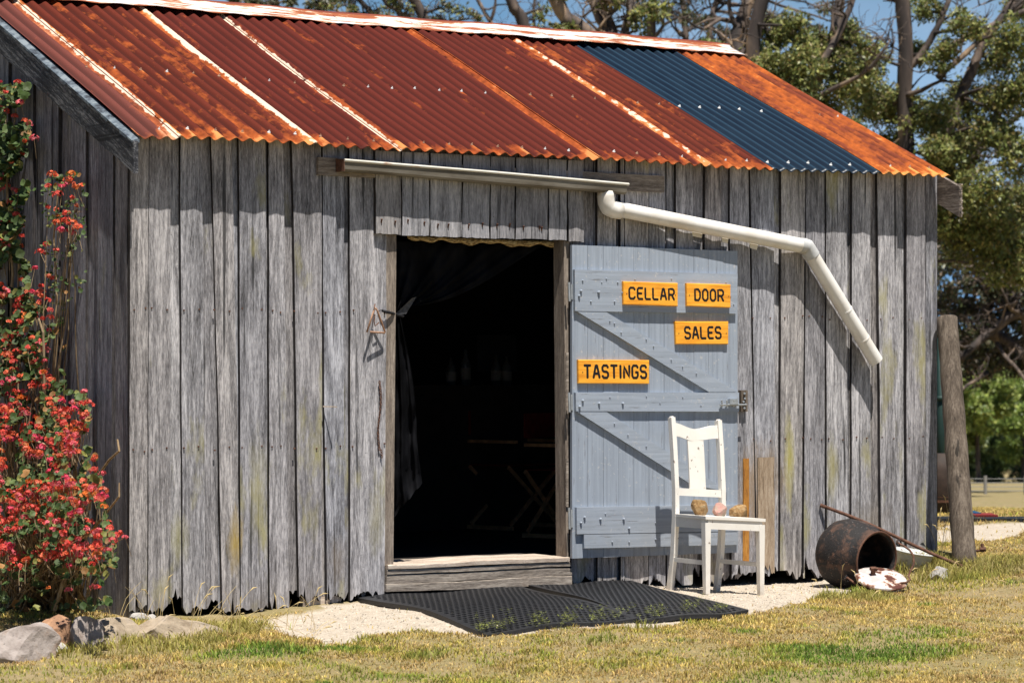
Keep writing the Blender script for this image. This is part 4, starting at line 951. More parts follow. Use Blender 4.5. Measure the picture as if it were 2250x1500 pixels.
s = N('black_shade_cloth', .75); w = s.noise(s.co((320,320,320)), 1, 2, .5); f = s.noise(s.co((6,6,3)), 1, 4, .6); M['cloth'] = s.col(s.mix(s.ramp(f, [(.4,0),(.7,1)]), (.0025,.0025,.003), (.009,.009,.011))); s.b.inputs['Specular IOR Level'].default_value = .05; s.bump(w, .4, .002)
cur = thing('curtain', 'black shade cloth curtain tied back at the left of the doorway', 'curtain', on(880,560,1,.12))
b = MB()
def fold(u, k=1): return .018*math.sin(u*26)+.009*math.sin(u*61+1)
def crum(px, py): return .045*mn.noise(Vector((px*.03, py*.012, 5)))+.02*mn.noise(Vector((px*.08, py*.05, 1)))
def up_(u, v):
    tx, ty = 866+u*330, 530+u*10
    bx, by = 867+u*14, 700-u*24
    # free edge sags between the far end of the top and the tie
    s_ = v**.85; px = tx*(1-s_)+bx*s_; py = ty*(1-v)+by*v + 38*math.sin(math.pi*v)*u*0.9
    p = on(px, py, 1, .10+.05*(1-v)+fold(u)*(.5+v*.2)*(1 if v < .9 else .5)+crum(px, py)*.8); return tuple(p)
b.grid(up_, 60, 24)
def dn_(u, v):
    px = 868+u*12 + v*(u*52-4) + (9*math.sin(math.pi*min(v*1.3,1)))*u; py = 696+v*(440-u*75)+6*mn.noise(Vector((u*6, 0, 0)))*v
    p = on(px, py, 1, .07+fold(u*.45)*.6+crum(px, py)*1.2); return tuple(p)
b.grid(dn_, 40, 24); b.build('cloth', M['cloth'], cur, sm=True)
b = MB(); b.add([tuple(on(868,690,1,.06)), tuple(on(905,655,1,.03)), tuple(on(915,652,1,.05)), tuple(on(892,690,1,.06))], [(0,1,2,3)]); b.build('loose_corner', plain('dusty_cloth', (.07,.07,.075), .8, .5, 60), cur)
b = MB(); b.tube([P3(on(839,682,1,-.045)), P3(on(848,685,1,-.05)), P3(on(862,688,1,-.03)), P3(on(873,692,1,.03)), P3(on(886,695,1,.07))], [.007,.009,.008,.010,.008], 8); b.tube([P3(on(831,684,1,-.03)), P3(on(839,680,1,-.05)), P3(on(846,690,1,-.04))], .0025, 5); b.build('tie_cord', M['cord'], cur)
s = N('woven_straw', .85); w = s.noise(s.co((40,40,190)), 1, 2, .5); M['straw'] = s.col(s.ramp(w, [(.38,(.13,.08,.03)),(.5,(.36,.25,.11)),(.62,(.52,.39,.19))])); s.bump(w, .8, .006)
b = MB()
def strw(u, v):
    px = 895+u*322; y0 = 517+u*13; y1 = 529+u*14+3*math.sin(u*19)+2*math.sin(u*47)-(6*(1-min(u*6,1)))
    a_ = v*2*math.pi; py = (y0+y1)/2+(y1-y0)/2*-math.cos(a_); return tuple(on(px, py, 1, .035-.022*math.sin(a_)+.003*math.sin(u*160)))
b.grid(strw, 160, 12); tag(b.build('woven_blind', M['straw'], None, sm=True), 'rolled up woven straw blind along the top of the doorway', 'blind')

# ---- things inside the dark doorway
M['dwood'] = plain('varnished_brown_wood', (.50,.27,.13), .5, .3, 20); M['dred'] = plain('dark_red_canvas', (.16,.012,.010), .85, .3, 20)
def director(px, py, rot, label):
    o = P3(on(px, py, 2, .055)); root = thing('folding_chair', label, 'chair', o, 'folding canvas chairs inside the shed')
    c_, s_ = math.cos(rot), math.sin(rot)
    def q(u, w, z): return Vector((o.x+u*c_-w*s_, o.y+u*s_+w*c_, o.z+z))
    for u in (-.26, .26):
        b = MB(); b.bar(q(u,-.22,0), q(u,-.22,.62), .028, .028); b.bar(q(u,.20,0), q(u,.20,.86), .028, .028); b.bar(q(u,-.25,.63), q(u,.20,.63), .045, .022); b.bar(q(u,-.22,.015), q(u,.22,.015), .028, .028); b.build('side_frame', M['dwood'], root)
    for w in (-.2, .18):
        b = MB(); b.bar(q(-.26,w,.04), q(.26,w,.45), .026, .018, (0,1,0)); b.bar(q(.26,w+.022,.04), q(-.26,w+.022,.45), .026, .018, (0,1,0)); b.build('cross_legs', M['dwood'], root)
    b = MB(); b.bar(q(-.25,0,.46), q(.25,0,.46), .40, .008); b.build('seat', M['dred'], root)
    b = MB(); b.bar(q(-.26,.21,.76), q(.26,.21,.76), .008, .17); b.build('backrest', M['dred'], root)
director(1130, 1160, .25, 'folding director chair with dark canvas in the middle of the doorway')
director(1252, 1178, .45, 'folding director chair half hidden behind the right door jamb')
cn = thing('counter', 'dark bar counter standing at the back inside the shed', 'counter', (3.6, 3.3, .05))
b = MB(); ct = on(1000,846,1,3.05); zt = float(ct[2]); x0_, x1_ = float(on(900,846,1,3.05)[0]), float(on(1215,846,1,3.05)[0])+.6
b.box((x0_-.3, 3.05, .05), (x1_, 3.5, zt-.04)); b.build('front_panel', M['inner'], cn); b = MB(); b.box((x0_-.34, 3.0, zt-.04), (x1_+.04, 3.55, zt)); b.build('counter_top', M['inner'], cn)
M['bottle'] = plain('dark_bottle_glass', (.09,.10,.10), .10, .2, 20); M['paper'] = plain('label_paper', (.22,.21,.20), .7, .1, 20)
for k, (px, h, lab) in enumerate([(991,.20,'dark wine bottle furthest left on the counter inside the shed'),(1023,.26,'tallest dark bottle on the counter inside the shed'),(1090,.22,'dark bottle with pale label right of the tallest bottle'),(1113,.21,'dark bottle furthest right on the counter inside the shed')]):
    c_ = P3(on(px, 838, 1, 3.2)); c_.z = zt; t_ = thing('bottle', lab, 'bottle', c_, 'bottles on the dark counter')
    b = MB(); b.lathe([(0,0),(.037,0),(.038,h*.55),(.034,h*.65),(.015,h*.78),(.013,h),(0,h)], c_, (0,0,1), 20); b.build('glass', M['bottle'], t_, sm=True)
    b = MB(); b.lathe([(.0385,h*.15),(.0385,h*.48)], c_, (0,0,1), 20); b.build('paper_label', M['paper'], t_)
b = MB(); c_ = P3(on(1092,776,1,3.95)); b.box((c_.x-.18,c_.y,c_.z-.14), (c_.x+.18,c_.y+.02,c_.z+.14)); tag(b.build('picture', plain('dim_poster', (.07,.06,.06), .8, .2, 5), None), 'small dim poster on the back wall inside the shed', 'poster')

# ================================================================== GERANIUM
M['leafv'] = vcol('geranium_leaves', .6, .25); M['petal'] = vcol('geranium_petals', .6, .25)
M['stem'] = wood('geranium_stems', (.10,.07,.035), (.26,.18,.10), (.40,.31,.19), 2, grain=.7)
ger = thing('geranium_bush', 'tall flowering geranium climbing the left gable wall with red and coral blooms', 'flowering bush', (-.45, 1.2, float(gz(-.45, 1.2))))
def gdens(px, py):
    d = 0
    if 180 < py < 660: d = max(d, 1.0 if px < 40 else .5 if px < 66 else 0)
    if 380 < py < 660 and 62 < px < 190: d = max(d, .5*math.exp(-((px-138)/42)**2)*(1.2 if py < 520 else .6))
    if 640 < py < 880: d = max(d, 1.0 if px < 100 else .40 if px < 140 else 0)
    if 860 < py < 1010: d = max(d, 1.0 if px < 150 else .8 if px < 195 else 0)
    if 1000 < py < 1250: d = max(d, 1.0 if px < 175+(py-1000)*.22 else .5 if px < 215+(py-1000)*.18 else 0)
    if 1230 < py < 1340: d = max(d, .35 if px < 240 else 0)
    return d
def gpos(px, py, t): 
    xm = .16+.16*float(smooth(600, 900, py))+.45*float(smooth(850, 1150, py))
    return on(px, py, 0, -.05-xm*t)
def disk_leaves(n):
    V = []; Fc = []; C_ = []
    cnt = 0
    while cnt < n:
        px, py = rng.uniform(-70, 290), rng.uniform(170, 1340)
        if rng.random() > gdens(px, py): continue
        clump = mn.noise(Vector((px*.022, py*.022, 3)))
        if clump < -.12+.15*rng.random(): continue
        p = gpos(px, py, rng.random()); r = rng.uniform(.010,.024)*(1.25 if px < 60 and py < 640 else .62 if px > 62 and py < 660 else 1)
        nrm = np.array([-.45, -.5, .75])+rng.normal(0,.55,3); nrm /= np.linalg.norm(nrm); u = np.cross(nrm, [0,0,1.]); u /= np.linalg.norm(u)+1e-9; w = np.cross(nrm, u)
        o = len(V); V.append(p-nrm*r*.2); m = 9
        for k in range(m):
            a = 2*math.pi*k/m; q = r*(1+(.10 if k % 2 else -.06)); V.append(p+(u*math.cos(a)+w*math.sin(a))*q)
        for k in range(m): Fc.append((o, o+1+k, o+1+(k+1) % m))
        h = rng.random()
        c = np.array([.055,.095,.022]) if h < .55 else np.array([.10,.145,.045]) if h < .78 else np.array([.20,.20,.05]) if h < .92 else np.array([.32,.16,.05]) 
        c = c*rng.uniform(.6,1.25); C_ += [c*.8]+[c]*m; cnt += 1
    return np.array(V), np.array(Fc), np.array(C_)
V, Fc, C_ = disk_leaves(5600); fast('foliage', V, Fc, M['leafv'], ger, colors=C_)
heads = []
while len(heads) < 950:
    px, py = rng.uniform(-60, 275), rng.uniform(170, 1300)
    wgt = gdens(px, py)*(.22 if py < 640 and px < 62 else .8 if py < 640 else .55 if py < 860 else 1.25 if py < 1230 else .4)
    if py > 640 and px > 100 and py < 860: wgt *= .9
    if py < 640: wgt *= .8
    if rng.random() < wgt and mn.noise(Vector((px*.018, py*.018, 9))) > -.15: heads.append((px, py))
heads += [(45,185),(75,305),(12,245),(225,1040),(262,1175),(248,1185),(275,1180),(213,1290),(205,1290),(250,1235),(185,860),(165,885)]
for z_ in range(len(heads)): pass
HV = []
stems = MB()
stuffV, stuffF, stuffC = [], [], []
def head_mesh(px, py):
    p = gpos(px, py, rng.uniform(.55, 1.05)) if py > 640 else gpos(px, py, rng.uniform(.3,1))
    V = []; F_ = []; C2 = []; hue = rng.random()
    base = np.array([.86,.085,.055]) if hue < .42 else np.array([.90,.16,.06]) if hue < .66 else np.array([.86,.14,.17]) if hue < .84 else np.array([.80,.05,.12]) if hue < .93 else np.array([.90,.22,.03])
    R_ = .010+.022*rng.random()**1.5; nf = int(7+R_*330)
    for k in range(nf):
        d = rng.normal(0,1,3); d /= np.linalg.norm(d); 
        if d[2] < -.4: d[2] *= -1
        c = p+d*R_*rng.uniform(.6,1.0)*np.array([1.15,1.15,.75]); nrm = d+rng.normal(0,.35,3); nrm /= np.linalg.norm(nrm)
        u = np.cross(nrm, [.3,.2,1.]); u /= np.linalg.norm(u)+1e-9; w = np.cross(nrm, u); pr = rng.uniform(.007,.012)
        cc_ = base*rng.uniform(.5,1.08)+np.array([0,1,1])*rng.uniform(0,.06)*(rng.random() < .6)
        for q in range(5):
            a = 2*math.pi*q/5+rng.uniform(-.15,.15); e = u*math.cos(a)+w*math.sin(a); g_ = np.cross(nrm, e); o = len(V)
            V += [c, c+e*pr*.65+g_*pr*.42+nrm*.002, c+e*pr*1.15+nrm*.001, c+e*pr*.65-g_*pr*.42+nrm*.002]; F_.append((o,o+1,o+2,o+3)); C2 += [cc_*.8, cc_, cc_, cc_]
    return p, np.array(V), np.array(F_), np.array(C2)
order = sorted(range(len(heads)), key=lambda i: -heads[i][1])
base_pts = [G(px, 1342) for px in (60,85,110,130,150,170,40,20,195)]
hp = []
for n_, i in enumerate(order):
    p, V, F_, C2 = head_mesh(*heads[i]); hp.append((heads[i], p))
    if n_ < 100: fast('flower_head', V, F_, M['petal'], ger, colors=C2)
    else:
        stuffF.append(F_+sum(len(v) for v in stuffV)); stuffV.append(V); stuffC.append(C2)
fast('flower_head', np.concatenate(stuffV), np.concatenate(stuffF), M['petal'], ger, colors=np.concatenate(stuffC), kind='stuff')
# stems: woody branches from the ground, thin stalks under the flower heads
sp_ = []
for k in range(170):
    b0 = base_pts[k % 9]+np.array([rng.uniform(-.06,.06), rng.uniform(-.10,.10), -.03]); (hx, hy), tgt = hp[rng.integers(0, len(hp))]
    if hy < 700 and rng.random() < .4: continue
    mid = (b0+tgt)/2+np.array([rng.uniform(-.1,.05), rng.uniform(-.12,.12), rng.uniform(-.05,.12)])
    pts = [P3((1-t)**2*b0+2*t*(1-t)*mid+t*t*tgt+rng.normal(0,.006,3)*(0 < t < 1)) for t in np.linspace(0, 1, 12)]
    r0 = rng.uniform(.005,.0085); stems.tube(pts, [r0*(1-.7*t) for t in np.linspace(0,1,12)], 6); sp_.append(pts)
def pstem(pl, X_, r0, r1):
    pts = [P3(on(px, py, 0, X_)) for px, py in pl]; n = len(pts); stems.tube(pts, [r0+(r1-r0)*i/(n-1) for i in range(n)], 7)
pstem([(40,640),(42,560),(50,690),(55,690)][:2], -.12, .008, .006)
pstem([(92,940),(96,880),(97,800),(95,730),(85,700)], -.30, .009, .006)
pstem([(200,1180),(190,1120),(165,1060),(130,1010),(95,975),(60,960)], -.42, .011, .006)
pstem([(196,1120),(205,1060),(240,1010),(262,990),(258,965)], -.30, .009, .005)
pstem([(90,1340),(110,1200),(120,1000),(118,800),(125,650),(118,520),(130,400)], -.12, .012, .004)
pstem([(20,1340),(30,1100),(20,800),(28,600),(15,400),(40,200)], -.12, .013, .004)
pstem([(120,1340),(150,1240),(180,1190),(215,1150),(262,1090),(262,1060)], -.45, .010, .004)
pstem([(180,1345),(200,1290),(235,1240),(255,1225)], -.40, .009, .005)
for (hx, hy), p in hp:
    if rng.random() < .8:
        q = p+np.array([rng.uniform(-.03,.04), rng.uniform(-.06,.06), -rng.uniform(.05,.13)]); stems.tube([P3(q), P3((p+q)/2+rng.normal(0,.005,3)), P3(p)], .0014, 4)
stems.build('stem', M['stem'], ger)
# nursery pot at the lower left
pc = G(4, 1425); pc[2] -= .0; pc = P3(pc); pot2 = thing('plant_pot', 'black plastic nursery pot with a white label at the left edge of the flower bed', 'plant pot', pc)
b = MB(); b.lathe([(0,0),(.062,0),(.075,.14),(.080,.14),(.080,.155),(.074,.155),(.060,.02),(0,.02)], pc+Vector((-.05,.1,0)), (0,0,1), 28); b.build('pot', M['rubber'], pot2, sm=True)
lb_ = MB(); c0 = pc+Vector((-.05,.1,0)); dirc = P3(CAM)-c0; dirc.z = 0; dirc.normalize(); a0_ = math.atan2(dirc.y, dirc.x)+.1
vs = [(c0.x+math.cos(a0_+t)*.0715, c0.y+math.sin(a0_+t)*.0715, c0.z+z) for t in (-.2,0,.2,.4) for z in (.05,.10)]
lb_.add(vs, [(i*2, i*2+2, i*2+3, i*2+1) for i in range(3)]); lbo = lb_.build('label', M['screw'], pot2)
bcd = MB()
for i in range(7):
    t = -.1+i*.05; vv = [(c0.x+math.cos(a0_+q)*.0722, c0.y+math.sin(a0_+q)*.0722, c0.z+z) for q in (t, t+.02) for z in (.06,.082)]; bcd.add(vv, [(0,2,3,1)])
bcd.build('barcode_stripes', M['letter'], lbo)

# ================================================================== GRASS
vg = vcol('grass_blades', .75, .3)
def visible(x, y, z, pad=60):
    d = np.stack([x, y, z], -1)-CAM; D = d@_FW; px = 1125+FPX*(d@_R)/D; py = 750-FPX*(d@_UP)/D
    return (px > -pad) & (px < 2250+pad) & (py < 1500+pad) & (D > 2), px, py
GREEN = [(G(px, py)[:2], a, b_, w) for px, py, a, b_, w in [(1880,1440,.62,.45,1.0),(2000,1400,.4,.3,.8),(1750,1490,.6,.25,.8),(560,1440,.40,.22,1.0),(760,1432,.25,.12,.9),(640,1375,.12,.1,.8),(1330,1412,.14,.10,.8),(880,1490,.5,.18,.7),(940,1446,.2,.08,.8),(1830,1312,.5,.10,.7),(2100,1290,.4,.3,.4),(60,1490,.5,.3,.5)]]
def tall(x, y):
    t = np.zeros(x.shape)
    for px, py, a, h in [(2030,1250,.16,.13),(1990,1262,.12,.12),(2090,1262,.30,.10),(2180,1250,.3,.07),(1900,1318,.25,.05),(1820,1322,.16,.05),(440,1390,.30,.06),(560,1380,.25,.06),(250,1425,.3,.06),(640,1372,.14,.08),(1330,1415,.10,.06),(1410,1385,.10,.05),(800,1408,.10,.03),(1820,1300,.1,.05),(300,1420,.5,.045),(930,1450,.12,.05),(170,1440,.25,.05)]:
        c = G(px, py); t = np.maximum(t, h*np.exp(-((x-c[0])**2+(y-c[1])**2)/(a*a)))
    return t
def grass_field(x0, x1, y0, y1, n, hs, ws, name, label, seed, straw=0):
    r = np.random.default_rng(seed); X_ = r.uniform(x0, x1, n); Y_ = r.uniform(y0, y1, n)
    ok = ~((X_ > -.03) & (X_ < W+.06) & (Y_ > -.14) & (Y_ < DEP))
    gmk = gravel_mask(X_, Y_); ok &= (~gmk) | (r.random(n) < .012)
    Z_ = gh(X_, Y_); v, px, py = visible(X_, Y_, Z_); ok &= v
    dens = fbm(X_, Y_, 2.3, 21)+.8*fbm(X_, Y_, 9, 22); ok &= (dens+r.uniform(-.5,.7,n) > (-.12 if not straw else -9))
    X_, Y_, Z_, dens, gmk = X_[ok], Y_[ok], Z_[ok], dens[ok], gmk[ok]; m = len(X_)
    g = np.clip(fbm(X_, Y_, 1.1, 31)*1.0+.8*fbm(X_, Y_, 5, 32)-.10, -.2, .5)
    for c, a, b_, w in GREEN:
        ed = 1+.5*fbm(X_, Y_, 4, 33); g = np.maximum(g, w*np.exp(-(((X_-c[0])/(a*ed))**2+((Y_-c[1])/(b_*ed))**2)**2))
    rt = np.random.default_rng(77)
    for _ in range(70):
        tx, ty, ts, tw_ = rt.uniform(-2.5,8), rt.uniform(-5,.8), rt.uniform(.04,.16), rt.uniform(.4,1); g = np.maximum(g, tw_*np.exp(-((X_-tx)**2+(Y_-ty)**2)/ts**2))
    g = g+r.normal(0,.16,m); tl = np.maximum(tall(X_, Y_), .03*np.clip(fbm(X_, Y_, 3.5, 61)*2-.5, 0, 1))*(1-straw)
    h = hs*(.45+.9*r.random(m))*(.7+.5*np.clip(g,0,1)+.6*np.clip(dens,0,1))+tl*r.uniform(.25,1.1,m)
    if straw: h = hs*r.uniform(.3,1,m)
    a = r.uniform(0, 2*np.pi, m); lean = r.uniform(.02,.05,m) if straw else r.uniform(.2,1.0,m)*h*(.9 if hs < .04 else .7)
    dx, dy = np.cos(a)*lean, np.sin(a)*lean; b2 = r.uniform(0, 2*np.pi, m); w_ = ws*r.uniform(.6,1.4,m)
    wxv, wyv = np.cos(b2)*w_, np.sin(b2)*w_
    zb = Z_-.004
    P0 = np.stack([X_-wxv, Y_-wyv, zb], 1); P1 = np.stack([X_+wxv, Y_+wyv, zb], 1)
    P2 = np.stack([X_+dx*.4+wxv*.6, Y_+dy*.4+wyv*.6, zb+h*.62], 1); P3_ = np.stack([X_+dx*.4-wxv*.6, Y_+dy*.4-wyv*.6, zb+h*.62], 1); P4 = np.stack([X_+dx, Y_+dy, zb+h*r.uniform(.8,1.05,m)], 1)
    V = np.concatenate([P0,P1,P2,P3_,P4]); i = np.arange(m)
    F_ = np.concatenate([np.stack([i, i+m, i+2*m],1), np.stack([i, i+2*m, i+3*m],1), np.stack([i+3*m, i+2*m, i+4*m],1)])
    gg = np.clip(g, 0, 1)[:, None]; dry = np.array([.74,.55,.17]); dry2 = np.array([.54,.36,.17]); grn = np.array([.13,.235,.03]); ol = np.array([.50,.43,.085])
    kk = np.clip(fbm(X_, Y_, 3, 41)+.5+r.normal(0,.2,m), 0, 1)[:, None]
    c = (dry*(1-kk)+dry2*kk); c = np.where(gg < .35, c*(1-gg/.35*.8)+ol*(gg/.35*.8), ol*(1-(gg-.35)/.65)*.9+grn*np.clip((gg-.35)/.4,0,1)+ol*0)
    c = c*r.uniform(.4,1.45,(m,1))*(1+.35*np.clip(fbm(X_, Y_, 14, 51),-.6,.6))[:,None]; c = np.where(tl[:,None] > .02, c*.4+.6*np.array([.29,.31,.07])*r.uniform(.6,1.3,(m,1)), c)
    if straw: c = (dry*kk+dry2*(1-kk))*r.uniform(.35,1.3,(m,1))
    c = np.clip(c, 0, 1)
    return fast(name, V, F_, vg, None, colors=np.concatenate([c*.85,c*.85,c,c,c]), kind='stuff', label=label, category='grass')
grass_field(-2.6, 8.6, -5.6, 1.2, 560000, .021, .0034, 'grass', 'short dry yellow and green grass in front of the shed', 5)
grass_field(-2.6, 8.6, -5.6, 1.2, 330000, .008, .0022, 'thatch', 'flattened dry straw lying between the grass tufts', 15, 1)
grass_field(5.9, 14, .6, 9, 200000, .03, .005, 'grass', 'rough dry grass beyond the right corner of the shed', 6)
# long dry stalks and weeds along the left wall foot and round the basin
wd = MB()
def stalk(px, py, h, lx, ly, r_=.0016, head=True):
    p = G(px, py); a = P3(p); b_ = a+Vector((lx*.35, ly*.35, h*.6)); c_ = a+Vector((lx, ly, h)); wd.tube([a, a.lerp(b_, .5)+Vector((0,0,h*.03)), b_, b_.lerp(c_,.5)+Vector((0,0,h*.03)), c_], [r_, r_, r_*.9, r_*.8, r_*.5], 4)
    if head: wd.tube([c_, c_+Vector((lx,ly,h*.4)).normalized()*.03, c_+Vector((lx,ly,h*.2)).normalized()*.055], [.001,.0042,.001], 5)
for k in range(60):
    px = rng.uniform(230, 700); stalk(px, rng.uniform(1368, 1412), rng.uniform(.06,.24), rng.uniform(-.15,.15), rng.uniform(-.05,.05), .0014, rng.random() < .4)
for k in range(28): stalk(rng.uniform(1740, 2240), rng.uniform(1262, 1330), rng.uniform(.05,.14), rng.uniform(-.07,.07), rng.uniform(-.04,.04), .0014, rng.random() < .4)
for k in range(7): stalk(rng.uniform(2050, 2090), rng.uniform(1215, 1240), rng.uniform(.15,.45), rng.uniform(-.1,.08), 0, .0018, True)
M['straws'] = plain('dry_straw', (.50,.38,.18), .8, .3, 30, bump=0)
tag(wd.build('dry_stalks', M['straws'], None, kind='stuff'), 'long dry grass stalks along the foot of the shed', 'weeds')
# creeping plant over the front of the mats
V = []; Fc = []; C_ = []
for k in range(2600):
    px = rng.uniform(1040, 1600); e = 1402-(px-1075)*.092 if px > 1075 else 1402
    py = e-abs(rng.normal(0, 10))-(rng.uniform(0,22) if mn.noise(Vector((px*.02, 4, 1))) > .0 else 0)
    if mn.noise(Vector((px*.03, py*.06, 2))) < -.02: continue
    p = G(px, py); p[2] += .036+rng.uniform(0,.02); a = rng.uniform(0, 6.28); l_ = rng.uniform(.008,.028); w_ = .003
    d = np.array([math.cos(a), math.sin(a), rng.uniform(-.2,.5)]); g_ = np.array([-math.sin(a), math.cos(a), 0]); o = len(V)
    V += [p, p+d*l_*.5+g_*w_, p+d*l_, p+d*l_*.5-g_*w_]; Fc.append((o,o+1,o+2,o+3)); c = np.array([.22,.24,.06])*rng.uniform(.6,1.3); C_ += [c]*4
o = fast('creeping_weed', np.array(V), np.array(Fc), vg, None, colors=np.array(C_), kind='stuff'); tag(o, 'creeping green weed growing over the front edge of the mats', 'weeds')

# loose pebbles on the gravel
mpb = 9000; X_ = rng.uniform(.2, 6.0, mpb*3); Y_ = rng.uniform(-3.2, .2, mpb*3); okp = gravel_mask(X_, Y_); X_, Y_ = X_[okp][:mpb], Y_[okp][:mpb]; mpb = len(X_); Z_ = gh(X_, Y_); sz = .0025+.006*rng.random(mpb)**3
ang = rng.uniform(0, 6.28, mpb); V = []
for k in range(4): V.append(np.stack([X_+np.cos(ang+k*1.57)*sz*(1+.4*(k % 2)), Y_+np.sin(ang+k*1.57)*sz, Z_-.001], 1))
V.append(np.stack([X_, Y_, Z_+sz*.9], 1)); i = np.arange(mpb); Fp = np.concatenate([np.stack([i+k*mpb, i+((k+1) % 4)*mpb, i+4*mpb], 1) for k in range(4)])
cp_ = np.array([.50,.43,.35])*rng.uniform(.35,1.3,(mpb,1)); M['peb'] = vcol('pebble_stone', .9)
tag(fast('gravel', np.concatenate(V), Fp, M['peb'], None, colors=np.concatenate([cp_]*5), kind='stuff'), 'loose pale gravel scattered beside the mats and under the chair', 'gravel')
# ================================================================== BACKGROUND TREES
M['leaf_t'] = vcol('gum_leaves', .45, .25)
s = N('gum_bark', .8); a = s.noise(s.co((2.2,2.2,.7)), 1, 5, .6, .5); b_ = s.noise(s.co((14,14,3)), 1, 4, .6)
M['bark'] = s.col(s.mix(s.ramp(b_, [(.35,.5),(.6,0)]), s.ramp(a, [(.36,(.03,.024,.022)),(.48,(.075,.056,.048)),(.56,(.15,.11,.085)),(.66,(.34,.23,.14))]), (.03,.025,.022)))
def leafcloud(centers, n_per, lsz, cols, r, aspect=.42, sub=.16):
    """leaf quads in sub-clumps; centers: (x,y,z,rx,ry,rz,weight)"""
    Vs = []; Cs = []; 
    cols = np.array(cols)
    for (c, rad, w) in centers:
        n = int(n_per*w); 
        if n < 4: continue
        ns = max(3, int(n/26)); sc = r.normal(0,1,(ns,3)); sc /= np.linalg.norm(sc,axis=1)[:,None]; sc *= (r.random((ns,1))**.42); sc = sc*rad
        which = r.integers(0, ns, n); sr = np.mean(rad)*sub*r.uniform(.7,1.5,(ns,1))
        off = r.normal(0,1,(n,3))*sr[which]*np.array([1,1,.7]); p = np.array(c)+sc[which]+off
        d = r.normal(0,1,(n,3)); d[:,2] -= .35; d /= np.linalg.norm(d,axis=1)[:,None]
        nn = np.array([-.15,-.6,.9])+r.normal(0,.7,(n,3)); g = np.cross(d, nn); g /= np.linalg.norm(g,axis=1)[:,None]+1e-9
        l = lsz*r.uniform(.6,1.3,(n,1)); wd_ = l*aspect
        q = np.stack([p, p+d*l*.5+g*wd_*.5, p+d*l, p+d*l*.5-g*wd_*.5], 1); Vs.append(q.reshape(-1,3))
        ci = r.random(n); k = np.searchsorted(np.linspace(0,1,len(cols)+1)[1:-1], ci); cc_ = cols[k]*r.uniform(.65,1.35,(n,1)); tone = r.uniform(.8,1.2,(ns,1)); cc_ = cc_*tone[which]
        Cs.append(np.repeat(cc_, 4, 0))
    V = np.concatenate(Vs); C2 = np.concatenate(Cs); F_ = np.arange(len(V)).reshape(-1,4); return V, F_, np.clip(C2,0,1)
GUM = [(.14,.17,.045),(.20,.22,.06),(.30,.30,.09),(.08,.105,.03),(.21,.165,.06)]
DARK = [(.06,.075,.03),(.085,.09,.04),(.12,.085,.05),(.045,.06,.028),(.10,.10,.045)]
